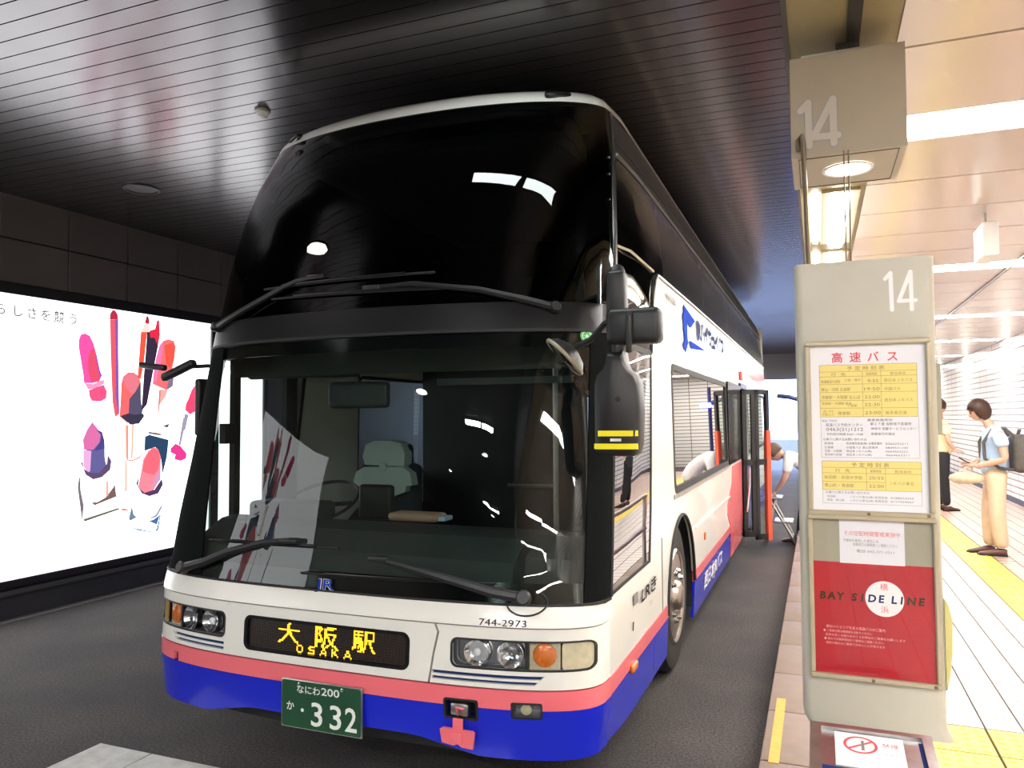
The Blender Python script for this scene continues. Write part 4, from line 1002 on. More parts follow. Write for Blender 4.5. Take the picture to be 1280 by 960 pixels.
for cy in (2.34, 9.0):
    for s in (1, -1): wheel(cy, s, True)

# side markings (platform side)
sm = lambda off=0.009: (lambda u, v, d: Vector((itp(SW_T, v) + off, u, v)))
bpart(letters('bus_name', [('JRハイウェイバス', 4.32, 2.375, 0.195, 2.0)], sm(), M['navy'], None, offset=0.06))
bpart(letters('skirt_name', [('西日本JRバス', 4.05, 0.325, 0.155, 1.25)], sm(), M['print_white'], None, offset=0.03))
for nm, P, m in (('arrow_emblem', [(2.72, 2.56), (3.28, 2.50), (3.02, 2.415), (2.86, 2.45), (2.86, 2.28), (2.72, 2.20), (2.60, 2.25), (2.70, 2.29), (2.66, 2.49), (2.72, 2.49)], M['blue_print']),
                 ('wing_emblem', [(2.93, 2.315), (3.92, 2.305), (3.00, 2.255)], M['blue_print']), ('wing_emblem', [(3.18, 2.218), (3.78, 2.193), (3.42, 2.205)], M['navy'])):
    side(nm, P, m, 1, off=0.008, thick=0.002)
bpart(letters('door_code', [('LRき', 1.20, 0.755, 0.09, 0.40, 0.2)], sm(), M['print_dark'], None, offset=0.02))
bpart(letters('door_small_code', [('2973', 1.24, 0.69, 0.035)], sm(), M['print_grey'], None))
bpart(letters('panel_code', [('N125', 2.2, 2.50, 0.06, 0.40), ('25', 2.3, 2.42, 0.045)], sm(), M['print_grey'], None, offset=0.03))
side('door_emblem', rrect(0.83, 0.93, 0.775, 0.83, 0.01, 2), M['print_grey'], 1, off=0.008, thick=0.002)
side('latch_mark', [(0.80, 0.66), (0.815, 0.66), (0.825, 0.70), (0.81, 0.70)], M['print_dark'], 1, off=0.008, thick=0.002)
bpart(MB().rbox((1.255, 0.795, 0.487), (0.012, 0.055, 0.02), 0.01, 3).build('side_marker_lamp', M['lens_orange'], None, smooth=True))
bpart(MB().rbox((1.25, 3.47, 0.745), (0.006, 0.02, 0.03), 0.004).build('fuel_latch', M['lens_orange'], None))
for y in (1.62,):
    bpart(MB().box(1.243, 1.2475, y - 0.003, y + 0.003, 0.57, 1.0).build('panel_joint', M['print_grey'], None))
bpart(MB().box(1.244, 1.256, 2.96, 5.42, 0.872, 0.884).build('waist_moulding', M['white_paint'], None))
# destination light and lamp over the door
bpart(MB().box(1.235, 1.25, 7.0, 7.25, 2.19, 2.30).build('door_side_lamp', M['print_red'], None))

# doorway and open door leaf
b = MB(); b.box(1.19, 1.25, 6.855, 6.90, 0.3, 2.12); b.box(1.19, 1.25, 7.68, 7.725, 0.3, 2.12); b.box(1.19, 1.25, 6.855, 7.725, 2.08, 2.14); b.box(1.225, 1.252, 5.40, 6.85, 1.21, 2.10)
dw_ = bpart(b.build('doorway', M['black_gloss'], None))
for i in range(3): MB().box(0.9 - 0.28 * i, 1.18 - 0.28 * i, 6.90, 7.68, 0.32 + 0.2 * i, 0.36 + 0.2 * i).build('step', M['dash'], dw_)
def leaf(p0, p1, z0, z1, edge):
    d = (Vector(p1) - Vector(p0)); L = d.length; a = math.atan2(d.y, d.x); R = Matrix.Rotation(a, 4, 'Z'); T = Matrix.Translation((p0[0], p0[1], 0))
    def tr(b): b.v = [tuple((T @ R) @ Vector(v)) for v in b.v]; return b
    f = MB(); f.box(0, 0.05, -0.02, 0.02, z0, z1); f.box(L - 0.05, L, -0.02, 0.02, z0, z1); f.box(0, L, -0.02, 0.02, z1 - 0.06, z1); f.box(0, L, -0.02, 0.02, 1.12, 1.19); f.box(0, L, -0.02, 0.02, z0, z0 + 0.07)
    o = bpart(tr(f).build('door_leaf', M['black_plastic'], None))
    tr(MB().box(0.05, L - 0.05, -0.006, 0.006, 1.19, z1 - 0.06)).build('pane', M['glass_clear'], o)
    tr(MB().box(0.05, L - 0.05, -0.006, 0.006, z0 + 0.07, 1.12)).build('pane', M['glass_clear'], o)
    if edge: tr(MB().box(L - 0.055, L + 0.012, -0.026, 0.03, z0 - 0.02, 1.55)).build('red_edge', M['red_orange'], o)
    return o
leaf((1.255, 6.90), (1.40, 6.98), 0.24, 2.06, False)
leaf((1.40, 6.98), (1.55, 7.16), 0.20, 2.06, True)
bpart(MB().tube([(1.30, 6.88, 0.55), (1.34, 6.86, 0.9), (1.34, 6.86, 1.1)], 0.012).build('door_handrail', M['chrome'], None, smooth=True))

# --- mirrors
mr = bpart(MB().tube([(1.20, 0.56, 2.31), (1.30, 0.30, 2.36), (1.355, 0.13, 2.34), (1.36, 0.10, 2.28), (1.36, 0.10, 2.0), (1.355, 0.11, 1.90)], [0.03, 0.032, 0.034, 0.036, 0.034, 0.03], 10).build('mirror_arm', M['black_plastic'], None, smooth=True))
MB().rbox((1.362, 0.10, 2.245), (0.040, 0.045, 0.09), 0.02, 3).build('arm_cover', M['black_plastic'], mr, smooth=True)
MB().rbox((1.437, 0.09, 2.100), (0.114, 0.055, 0.074), 0.028, 3).build('small_mirror_housing', M['black_plastic'], mr, smooth=True)
MB().rbox((1.437, 0.147, 2.100), (0.10, 0.004, 0.062), 0.003).build('small_mirror_glass', M['mirror'], mr)
MB().tube([(1.43, 0.05, 2.15), (1.43, 0.015, 2.13), (1.43, 0.012, 2.05), (1.425, 0.03, 1.99)], 0.013, 8).build('mirror_stay', M['black_plastic'], mr, smooth=True)
P = [(1.268, 1.60), (1.275, 1.575), (1.30, 1.567), (1.425, 1.567), (1.447, 1.58), (1.456, 1.62), (1.461, 1.75), (1.456, 1.865), (1.44, 1.90), (1.41, 1.925), (1.395, 1.96), (1.39, 2.0), (1.325, 2.0), (1.315, 1.95), (1.30, 1.925), (1.275, 1.90), (1.266, 1.86)]
b = MB(); n = len(P); cx, cz = 1.36, 1.77
rings = [(0.045, 0.80), (0.052, 0.93), (0.075, 1.0), (0.15, 1.0), (0.17, 0.97)]
for y, k in rings: b.v += [(cx + (x - cx) * k, y, cz + (z - cz) * (k if k > .9 else .9)) for x, z in P]
for r in range(len(rings) - 1): b.f += [(r * n + i, r * n + (i + 1) % n, (r + 1) * n + (i + 1) % n, (r + 1) * n + i) for i in range(n)]
b.f += [tuple(range(n - 1, -1, -1)), tuple((len(rings) - 1) * n + i for i in range(n))]; b.mi = [0] * len(b.f)
mh = bpart(b.build('main_mirror', M['black_plastic'], None, smooth=50))
MB().rbox((1.36, 0.172, 1.75), (0.082, 0.003, 0.14), 0.003).build('mirror_glass', M['mirror'], mh)
for z, a, c in ((1.660, 1.278, 1.452), (1.607, 1.270, 1.450)):
    t = MB(); t.v = [(a, 0.0545, z - .011), (1.29, 0.0475, z - .0115), (1.43, 0.0475, z - .0105), (c, 0.0545, z - .010), (c, 0.0545, z + .013), (1.43, 0.0475, z + .0125), (1.29, 0.0475, z + .0115), (a, 0.0545, z + .011)]
    t.v = [(x, y - 0.004, zz) for x, y, zz in t.v] + [(x, y + 0.01, zz) for x, y, zz in t.v]
    t.f = [(0, 1, 6, 7), (1, 2, 5, 6), (2, 3, 4, 5)] + [(i, (i + 1) % 8, 8 + (i + 1) % 8, 8 + i) for i in range(8)]; t.mi = [0] * len(t.f)
    t.build('reflective_tape', M['yellow_tape'], mh)
MB().box(1.34, 1.385, 0.041, 0.050, 1.628, 1.640).build('maker_label', M['print_white'], mh)
MB().lathe([(0, 0.012), (0.004, 0.010)], (1.372, 0.047, 1.80), (0, -1, 0), 12).build('screw_cover', M['rubber'], mh)
# round forward mirror
v = Vector((-0.30, 0.95, 0.07)); c = Vector((1.117, 0.15, 1.992)); n = (Vector((0.30, -0.95, -0.07)) * 0.28 + Vector((-0.74, 0, -0.67)) * 0.96).normalized()
rm = bpart(MB().lathe([(0.0, 0.105), (0.008, 0.102), (0.012, 0.095), (0.02, 0.06), (0.024, 0.02)], c, n, 28).build('round_mirror', M['mirror'], None, smooth=True))
MB().lathe([(-0.002, 0.108), (0.008, 0.110), (0.014, 0.104), (0.012, 0.098)], c, n, 28, caps=False).build('rim', M['sign_side'], rm, smooth=True)
MB().lathe([(0.0, 0.106), (-0.03, 0.08), (-0.05, 0.03)], c, n, 28).build('back_shell', M['black_plastic'], rm, smooth=True)
MB().rbox(c + n * 0.02, (0.022, 0.022, 0.018), 0.008, 2).build('clamp', M['rubber'], rm, smooth=True)
MB().tube([c - n * 0.05, (1.23, 0.16, 2.06), (1.30, 0.12, 2.12), (1.36, 0.10, 2.14)], 0.014, 8).build('mirror_stay', M['black_plastic'], rm, smooth=True)
# driver-side mirror, seen edge-on against the lit advert
lm = bpart(MB().tube([(-1.215, 0.66, 2.05), (-1.30, 0.60, 2.05), (-1.40, 0.52, 2.04)], 0.012, 8).build('mirror_arm', M['black_plastic'], None, smooth=True))
MB().rbox((-1.42, 0.50, 2.02), (0.13, 0.028, 0.024), 0.018, 3, Matrix.Rotation(-0.35, 3, 'Y')).build('mirror_housing', M['black_plastic'], lm, smooth=True)
MB().rbox((-1.56, 0.44, 2.045), (0.10, 0.022, 0.018), 0.014, 3, Matrix.Rotation(0.12, 3, 'Y')).build('mirror_housing', M['black_plastic'], lm, smooth=True)
MB().rbox((-1.30, 0.57, 1.80), (0.022, 0.05, 0.17), 0.018, 3).build('lower_mirror_housing', M['black_plastic'], lm, smooth=True)

# --- inside, as far as the glass shows it
b = MB(); b.box(-1.17, 1.17, 0.45, 11.9, 0.72, 0.78)
bpart(b.build('cab_floor', M['interior'], None))
b = MB(); b.box(-1.18, 1.18, 0.62, 11.9, 2.14, 2.27); bpart(b.build('upper_floor', M['interior'], None))
bpart(MB().box(-1.17, 0.35, 3.1, 3.15, 0.78, 2.14).build('cab_bulkhead', M['interior'], None))
bpart(MB().box(-1.1, 1.1, 3.4, 3.45, 2.27, 3.3).build('upper_bulkhead', M['interior'], None))
d = MB()
prof = [(0.14, 0.95), (0.17, 1.08), (0.34, 1.16), (0.60, 1.17), (0.74, 1.14), (0.80, 1.02), (0.80, 0.78), (0.30, 0.78)]
d.prism(prof, -0.86, 0.86, 'x'); d.prism([(y + 0.16, z) if y < 0.5 else (y, z) for y, z in prof], -1.08, -0.86, 'x'); d.prism([(y + 0.16, z) if y < 0.5 else (y, z) for y, z in prof], 0.86, 1.08, 'x')
dash = bpart(d.build('dashboard', M['dash'], None))
MB().rbox((-0.71, 0.66, 1.20), (0.24, 0.10, 0.055), 0.03, 3).build('instrument_hood', M['dash'], dash, smooth=True)
MB().rbox((-0.28, 0.88, 1.24), (0.11, 0.03, 0.10), 0.02, 3).build('ticket_reader', M['black_plastic'], dash, smooth=True)
sw = bpart(MB().lathe([(0, 0.225), (0.012, 0.238), (0, 0.25), (-0.012, 0.238), (0, 0.225)], (-0.71, 0.93, 1.22), (0, -0.45, 0.9), 32, caps=False).build('steering_wheel', M['black_plastic'], None, smooth=True))
MB().tube([(-0.93, 0.93, 1.22), (-0.71, 0.91, 1.20), (-0.49, 0.93, 1.22)], 0.014).build('spoke', M['black_plastic'], sw, smooth=True)
MB().tube([(-0.71, 0.91, 1.20), (-0.71, 0.78, 0.95)], 0.03).build('column', M['black_plastic'], sw)
def seat(x, y, z, cover):
    st = bpart(MB().rbox((x, y + 0.06, z + 0.29), (0.235, 0.06, 0.30), 0.05, 3).build('seat', M['seat_fabric'], None, smooth=True))
    MB().rbox((x, y - 0.20, z), (0.24, 0.26, 0.07), 0.04, 3).build('cushion', M['seat_fabric'], st, smooth=True)
    MB().rbox((x, y + 0.06, z + 0.63), (0.165, 0.05, 0.10), 0.04, 3).build('headrest', M['seat_fabric'], st, smooth=True)
    b = MB(); b.prism([(-0.15, 0.58), (0.165, 0.575), (0.172, 0.66), (0.14, 0.735), (0.05, 0.75), (-0.08, 0.748), (-0.145, 0.72), (-0.168, 0.64)], -0.075, 0.03, 'y'); b.v = [(x + a, y + c + 0.02, z + e) for a, c, e in b.v]
    b.build('headrest_cover', M['seat_cover'], st)
    b = MB(); b.prism([(-0.235, 0.47), (-0.225, 0.43), (-0.05, 0.44), (-0.045, 0.36), (0.06, 0.355), (0.18, 0.40), (0.19, 0.44), (0.235, 0.445), (0.22, 0.53), (0.16, 0.572), (-0.15, 0.565), (-0.215, 0.53)], -0.085, 0.0, 'y'); b.v = [(x + a, y + c + 0.02, z + e) for a, c, e in b.v]
    b.build('backrest_cover', M['seat_cover'], st)
    MB().rbox((x, y - 0.03, z + 0.565), (0.03, 0.04, 0.03), 0.01).build('cover_tab', M['seat_cover'], st)
    return st
seat(-0.70, 1.70, 0.82, True)
vs = bpart(MB().box(-1.05, 1.05, 0.55, 0.57, 1.97, 2.13).build('sun_visor', M['visor'], None))
MB().rbox((-0.62, 0.62, 2.03), (0.38, 0.02, 0.07), 0.02).build('visor_blade', M['visor'], vs, smooth=True)
MB().box(0.25, 1.0, 0.62, 0.66, 1.90, 1.935).build('visor_rail', M['dash'], vs)
im = bpart(MB().rbox((-0.30, 0.72, 1.86), (0.20, 0.025, 0.075), 0.03, 3).build('interior_mirror', M['dash'], None, smooth=True))
MB().tube([(-0.30, 0.72, 1.93), (-0.30, 0.66, 2.13)], 0.012).build('mirror_stem', M['dash'], im)
for x in (-1.12,): bpart(MB().box(x - 0.02, x + 0.02, 1.10, 1.21, 0.95, 2.1).build('cab_pillar', M['interior'], None))
bpart(MB().box(-1.21, -1.17, 0.70, 0.75, 0.95, 2.1).build('window_bar', M['interior'], None)); bpart(MB().box(-1.215, -1.17, 0.62, 0.75, 1.58, 1.70).build('window_bar', M['interior'], None))
bpart(MB().tube([(0.62, 1.5, 0.8), (0.62, 1.5, 2.1)], 0.018).build('handrail_post', M['steel'], None))
bpart(MB().tube([(0.30, 1.5, 1.30), (0.62, 1.5, 1.30)], 0.014).build('handrail', M['steel'], None))

# folded pouch left on the dashboard
b = MB(); b.rbox((0.10, 0.68, 1.195), (0.15, 0.07, 0.022), 0.02, 3)
t = tag(b.build('pouch', M['peach'], None, smooth=True), 'peach coloured pouch lying on the dashboard behind the windshield', 'pouch')
MB().rbox((0.268, 0.68, 1.192), (0.022, 0.05, 0.012), 0.006).build('flap', M['tee_blue'], t, smooth=True)

# ------------------------------------------------------------------ stop sign 14 on the platform edge
YS = -0.265
sign = empty('stop_sign', (2.275, YS + 0.08, 0.70)); tag(sign, 'tall beige bus stop sign with timetable and red poster, numbered 14', 'sign')
sox, soy, soz = sign.location
def spart(b, name, m, parent=None, smooth=False, **k):
    b.v = [(x - sox, y - soy, z - soz) for x, y, z in b.v] ; return b.build(name, m, parent or sign, smooth=smooth, **k)
SX0, SX1 = 2.064, 2.486
b = MB()
P = [(x, y) for x, y in rrect(SX0, SX1, YS, YS + 0.16, 0.028, 4)]
n = len(P); rows = [(0.708, -0.02), (0.735, -0.004), (0.76, 0.0), (2.225, 0.0), (2.24, 0.0)]
for z, g in rows:
    for x, y in P: b.v.append((x - g if x > 2.27 else x - g, y, z))
for r in range(len(rows) - 1): b.f += [(r * n + i, r * n + (i + 1) % n, (r + 1) * n + (i + 1) % n, (r + 1) * n + i) for i in range(n)]
b.f += [tuple(range(n - 1, -1, -1)), tuple((len(rows) - 1) * n + i for i in range(n))]; b.mi = [0] * len(b.f)
body = spart(b, 'body', M['sign_beige'], smooth=40)
sf = lambda d: (lambda u, v, dd: (u - sox, YS - d - soy, v - soz))
strokes('stop_number', [[(2.3425, 2.172), (2.3585, 2.191), (2.3605, 2.070)], [(2.4165, 2.191), (2.381, 2.0975), (2.429, 2.0975)], [(2.4165, 2.191), (2.418, 2.0685)]], 0.0062, lambda u, v, d: (u - sox, YS - 0.0015 - d - soy, v - soz), M['print_white'], sign)
# two glazed cases
def case(name, x0, x1, z0, z1, w, back, glazed=True):
    b = MB()
    for a in ((x0, x1, z0, z0 + w), (x0, x1, z1 - w, z1), (x0, x0 + w, z0 + w, z1 - w), (x1 - w, x1, z0 + w, z1 - w)): b.rbox(((a[0] + a[1]) / 2, YS - 0.008, (a[2] + a[3]) / 2), ((a[1] - a[0]) / 2, 0.012, (a[3] - a[2]) / 2), 0.004, 1)
    c = spart(b, name, M['sign_frame'])
    spart(MB().box(x0 + w, x1 - w, YS - 0.002, YS, z0 + w, z1 - w), 'backboard', back, c)
    if glazed: spart(MB().box(x0 + w, x1 - w, YS - 0.0145, YS - 0.0135, z0 + w, z1 - w), 'case_glass', M['case_glass'], c)
    for x in ((x0 + x1) / 2 - 0.005, x1 - 0.02): spart(MB().lathe([(0, 0.006), (0.004, 0.005)], (x, YS - 0.02, z0 + w * .5), (0, -1, 0), 8), 'case_screw', M['rod'], c)
    return c
c1 = case('timetable_case', 2.094, 2.468, 1.402, 1.975, 0.016, M['paper'], False)
c2 = case('poster_case', 2.090, 2.474, 0.872, 1.404, 0.016, M['sign_back'])
# timetable sheet: yellow tables, lines and lettering
X0, X1, Z0, Z1 = 2.113, 2.452, 1.428, 1.955
W_, H_ = X1 - X0, Z1 - Z0
def tx(px): return X0 + (px - 55) / (735 - 55) * W_
def tz(py): return Z1 - (py - 40) / (925 - 40) * H_
def flat(name, rects, d, m, parent):
    b = MB()
    for (x0, x1, z0, z1) in rects: b.add([(x0 - sox, YS - d - soy, z0 - soz), (x1 - sox, YS - d - soy, z0 - soz), (x1 - sox, YS - d - soy, z1 - soz), (x0 - sox, YS - d - soy, z1 - soz)], [(0, 1, 2, 3)])
    return b.build(name, m, parent, fix=False)
flat('yellow_table', [(tx(104), tx(684), tz(428), tz(140)), (tx(108), tx(694), tz(830), tz(672))], 0.003, M['paper_yellow'], c1)
ln = []
for y in (140, 178, 205, 248, 292, 338, 380, 428): ln.append((tx(104), tx(684) if y not in (338,) else tx(475), tz(y) - .0005, tz(y) + .0005))
for y in (672, 708, 738, 785, 830): ln.append((tx(108), tx(694) if y != 785 else tx(485), tz(y) - .0005, tz(y) + .0005))
for x in (104, 365, 475, 684): ln.append((tx(x) - .0005, tx(x) + .0005, tz(428), tz(178) if 104 < x < 684 else tz(140)))
for x in (108, 375, 487, 694): ln.append((tx(x) - .0005, tx(x) + .0005, tz(830), tz(708) if 108 < x < 694 else tz(672)))
for x in (106, 688): ln.append((tx(x) - .0004, tx(x) + .0004, tz(652), tz(428)))
for x in (108, 694): ln.append((tx(x) - .0004, tx(x) + .0004, tz(905), tz(830)))
for y in (652,): ln.append((tx(106), tx(688), tz(y) - .0004, tz(y) + .0004))
ln.append((tx(108), tx(694), tz(905) - .0004, tz(905) + .0004))
flat('table_rules', ln, 0.0034, M['print_brown'], c1)
characters([(ch, tx(x), tz(122), 0.036, None) for ch, x in (('高', 215), ('速', 325), ('バ', 432), ('ス', 545))], sf(0.0036), M['print_red'], c1, offset=0.014)
def row(body, px, py, h, w=None): return (body, tx(px), tz(py), h / 885 * H_, (w / 680 * W_) if w else None)
br = [row('予 定 時 刻 表', 385, 170, 26, 225), row('行   先', 220, 202, 22, 90), row('発車時刻', 420, 200, 18, 66), row('担当会社', 575, 200, 18, 92),
      row('南海難波大阪駅', 172, 240, 20, 118), row('三宮・神戸', 305, 232, 16, 100), row('9:55', 428, 240, 24, 65), row('西日本ＪＲバス', 575, 238, 20, 165),
      row('東山・河原 広島駅', 202, 284, 21, 178), row('19:50', 420, 284, 24, 92), row('中国バス', 540, 284, 20, 92),
      row('京都駅・大阪駅 なんば', 232, 328, 22, 235), row('22:00', 420, 328, 24, 90), row('西日本ＪＲバス', 575, 345, 20, 165),
      row('奈良駅・天理駅 経由', 205, 360, 16, 180), row('三宮駅', 300, 372, 15, 60), row('22:30', 420, 370, 24, 90),
      row('立 川\n', 150, 402, 15, 60), row('徳島駅', 250, 416, 21, 76), row('大阪上り', 150, 420, 14, 74), row('23:00', 422, 414, 24, 92), row('岩手県交通', 558, 414, 20, 124),
      row('予 定 時 刻 表', 398, 702, 26, 225), row('行   先', 232, 732, 21, 90), row('発車時刻', 430, 732, 18, 66), row('担当会社', 590, 732, 18, 96),
      row('秋田駅・秋田大学前', 235, 770, 22, 230), row('20:55', 432, 770, 24, 88), row('青山町・青森駅', 210, 814, 22, 178), row('22:00', 432, 814, 24, 88), row('ＪＲバス東北', 580, 796, 20, 142)]
letters('table_print', br, sf(0.0036), M['print_brown'], c1)
gy = [row('電話ご予約先', 160, 455, 14, 92), row('乗車券発売所', 462, 452, 16, 150), row('高速バス予約センター', 247, 480, 20, 222), row('第２７道 当駅地下営業所', 525, 474, 18, 240),
      row('0463(21)1212', 250, 506, 26, 224), row('神奈中 京都サービスセンター', 540, 500, 17, 262), row('予約受付時間 8:00～19:00', 250, 530, 16, 222), row('京都旅行代理店', 478, 528, 16, 140),
      row('お乗りに関するお問い合わせは', 250, 558, 16, 262), row('南海線', 152, 580, 15, 54), row('松本電気鉄道(株) 台場営業所', 366, 580, 15, 212), row('0266252211', 556, 580, 15, 128), row('広島線', 152, 602, 15, 54), row('小田急バス 富山営業所', 352, 602, 15, 190), row('0849531100', 556, 602, 15, 128),
      row('京都・大阪線', 178, 622, 15, 104), row('西日本ＪＲバス(株)', 334, 622, 15, 150), row('0664662222', 556, 622, 15, 128), row('南海東大阪線', 178, 642, 15, 104), row('西日本ＪＲバス(株)', 334, 642, 15, 150), row('0664663311', 560, 642, 15, 134),
      row('お乗りに関するお問い合わせは', 258, 850, 16, 262), row('秋田線', 160, 872, 14, 50), row('ＪＲバス東北(株) 秋田支店', 384, 872, 14, 222), row('0188623344', 580, 872, 14, 132), row('青森・青山線', 186, 892, 14, 104), row('ＪＲバス東北(株) 青森支店', 384, 892, 14, 222), row('0177234567', 580, 892, 14, 132)]
letters('notice_print', gy, sf(0.0036), M['print_grey'], c1)
# small white notice and red poster
nz = lambda x0, x1, z0, z1, d, nm, m, par: spart(MB().box(x0, x1, YS - d, YS - d + 0.001, z0, z1), nm, m, par)
nt_ = nz(2.187, 2.378, 1.247, 1.388, 0.0042, 'white_notice', M['paper'], c2)
letters('red_line', [('その空配時間警戒実施中', 2.283, 1.338, 0.017, 0.165)], sf(0.0048), M['print_red'], c2)
letters('small_lines', [('不審物を発見した場合には', 2.250, 1.317, 0.011, 0.105), ('従業員又は乗務員へご連絡ください', 2.292, 1.305, 0.011, 0.13), ('電話 042-371-3211', 2.292, 1.284, 0.011, 0.11)], sf(0.0048), M['print_grey'], c2)
nz(2.106, 2.458, 0.888, 1.249, 0.0038, 'red_poster', M['poster_red'], c2)
b = MB(); N_ = 36; cxp, czp, rp = 2.316, 1.139, 0.0565
b.add([(cxp + rp * math.cos(2 * PI * i / N_), YS - 0.0044, czp + rp * math.sin(2 * PI * i / N_)) for i in range(N_)], [tuple(range(N_))])
spart(b, 'white_disc', M['print_white'], c2, fix=False)
let = [('B', 2.132), ('A', 2.158), ('Y', 2.184), ('S', 2.226), ('I', 2.250), ('D', 2.279), ('E', 2.306), ('L', 2.343), ('I', 2.364), ('N', 2.392), ('E', 2.421)]
zl = lambda x: 1.127 + (x - 2.132) * 0.0
letters('poster_title', [(c, x, zl(x), 0.033, None, 0.12) for c, x in let if abs(x - cxp) > rp - 0.005], sf(0.0046), M['print_olive'], c2, offset=0.04)
letters('poster_title_on_disc', [(c, x, zl(x), 0.033, None, 0.12) for c, x in let if abs(x - cxp) <= rp - 0.005], sf(0.0050), M['navy'], c2, offset=0.035)
letters('disc_kanji', [('横', 2.315, 1.168, 0.024), ('浜', 2.316, 1.096, 0.024)], sf(0.0050), M['print_red'], c2)
letters('poster_lines', [('横浜ベイエリアを走る高速バスのご案内', 2.228, 1.034, 0.011, 0.175), ('■ ご乗車の際は整理券をお取りください', 2.205, 1.021, 0.009, 0.145), ('  座席を良くお確かめのうえお早めのご乗車をお願いします', 2.255, 1.008, 0.009, 0.235),
                         ('■ 車内での携帯電話のご使用はご遠慮ください', 2.222, 0.995, 0.009, 0.175), ('  満席の場合はご乗車できないことがあります', 2.226, 0.982, 0.009, 0.175)], sf(0.0046), M['print_rose'], c2)
spart(MB().box(2.486, 2.498, YS + 0.03, YS + 0.13, 1.665, 1.892), 'side_case', M['sign_back'])
spart(MB().box(2.4985, 2.500, YS + 0.04, YS + 0.12, 1.68, 1.88), 'side_notice', M['print_grey'])
b = MB(); P = [(0, 1.15), (0.012, 1.13), (0.022, 1.08), (0.02, 0.98), (0.012, 0.90), (0.004, 0.86)]
b.v = [(2.487 + x, YS + 0.01 + 0.004 * i, z) for i, (x, z) in enumerate(P)] + [(2.487, YS + 0.012, z) for x, z in P] + [(2.487 + x, YS + 0.03, z) for x, z in P] + [(2.487, YS + 0.032, z) for x, z in P]
n = len(P); b.f = [(i, i + 1, n + i + 1, n + i) for i in range(n - 1)] + [(2 * n + i, 3 * n + i, 3 * n + i + 1, 2 * n + i + 1) for i in range(n - 1)] + [(i, 2 * n + i, 2 * n + i + 1, i + 1) for i in range(n - 1)]; b.mi = [0] * len(b.f)
spart(b, 'yellowed_flap', mat('yellowed_plastic', (0.55, 0.50, 0.20), 0.4), smooth=True)
# rods up to the hanging box
for x, y, r in ((2.232, YS + 0.10, 0.0025), (2.247, YS + 0.10, 0.0025)):
    spart(MB().tube([(x, y, 2.235), (x, y, 2.645)], r, 8), 'hanger_rod', M['rod'])
spart(MB().tube([(2.105, -0.175, 2.55), (2.102, -0.178, 2.68), (2.096, -0.18, 2.712), (2.085, -0.17, 2.70), (2.087, -0.165, 2.66)], 0.008, 8), 'hanger_hook', M['rod'], smooth=True)
spart(MB().tube([(2.112, YS + 0.07, 2.24), (2.108, -0.18, 2.40), (2.105, -0.175, 2.56)], 0.008, 8), 'hanger_rod', M['rod'], smooth=True)

# hanging number box
hb = empty('number_box', (2.25, 0.05, 2.64)); tag(hb, 'beige square box hung from the ceiling with a lit downlight and number 14', 'sign box')
def hpart(b, name, m, **k): b.v = [(x - 2.25, y - 0.05, z - 2.64) for x, y, z in b.v]; return b.build(name, m, hb, **k)
b = MB(); b.box(2.062, 2.432, -0.152, 0.255, 2.642, 3.00); hpart(b, 'body', M['box_beige'])
hpart(MB().box(2.10, 2.395, -0.10, 0.22, 3.0, 3.03), 'top_plate', M['sign_beige'])
hpart(MB().box(2.22, 2.30, 0.0, 0.1, 3.03, 3.10), 'hanger', M['trough_dark'])
b = MB()
for a in ((2.085, 2.41, -0.13, -0.127), (2.085, 2.41, 0.232, 0.235), (2.085, 2.088, -0.13, 0.235), (2.407, 2.41, -0.13, 0.235)): b.box(a[0], a[1], a[2], a[3], 2.640, 2.6425)
hpart(b, 'hatch_joint', M['trough_dark'])
hpart(MB().lathe([(0.0, 0.088), (-0.005, 0.086), (-0.004, 0.076)], (2.252, 0.045, 2.641), (0, 0, 1), 28, caps=False), 'lamp_ring', M['print_white'], smooth=True)
hpart(MB().lathe([(-0.001, 0.078), (-0.002, 0.04)], (2.252, 0.045, 2.641), (0, 0, 1), 28), 'lamp_lens', M['lamp_down'])
hfm = lambda d: (lambda u, v, dd: (u - 2.25, -0.152 - d - 0.05, v - 2.64))
N14 = [[(2.0957, 2.8086), (2.1208, 2.8344), (2.122, 2.680)], [(2.2018, 2.8362), (2.1363, 2.7087), (2.2165, 2.7060)], [(2.2018, 2.8362), (2.2025, 2.680)]]
strokes('number_outline', N14, 0.0155, lambda u, v, d: (u - 2.25, -0.153 - d - 0.05, v - 2.64), M['num_outline'], hb)
strokes('number', N14, 0.0115, lambda u, v, d: (u - 2.25, -0.1540 - d - 0.05, v - 2.64), M['num_fill'], hb)

# ashtray stand in front of the sign
at = empty('ashtray_stand', (2.26, -0.66, ZP)); tag(at, 'stainless steel ashtray stand with a no smoking notice on its top', 'ashtray')
def apart(b, name, m, parent=None, **k): b.v = [(x - 2.26, y + 0.66, z - ZP) for x, y, z in b.v]; return b.build(name, m, parent or at, **k)
b = MB(); b.prism([(-0.80, ZP), (-0.50, ZP), (-0.50, 0.797), (-0.80, 0.757)], 2.088, 2.412, 'x'); apart(b, 'body', M['steel'])
zt_ = lambda y: 0.757 + (y + 0.80) / 0.30 * 0.04
b = MB()
for (x0, x1, y0, y1) in ((2.088, 2.412, -0.52, -0.50), (2.088, 2.412, -0.80, -0.775), (2.088, 2.118, -0.775, -0.52), (2.385, 2.412, -0.775, -0.52)):
    b.add([(x, y, zt_(y) + dz) for dz in (0.0, 0.012) for x, y in ((x0, y0), (x1, y0), (x1, y1), (x0, y1))], [(0, 3, 2, 1), (4, 5, 6, 7), (0, 1, 5, 4), (1, 2, 6, 5), (2, 3, 7, 6), (3, 0, 4, 7)])
apart(b, 'raised_rim', M['steel'])
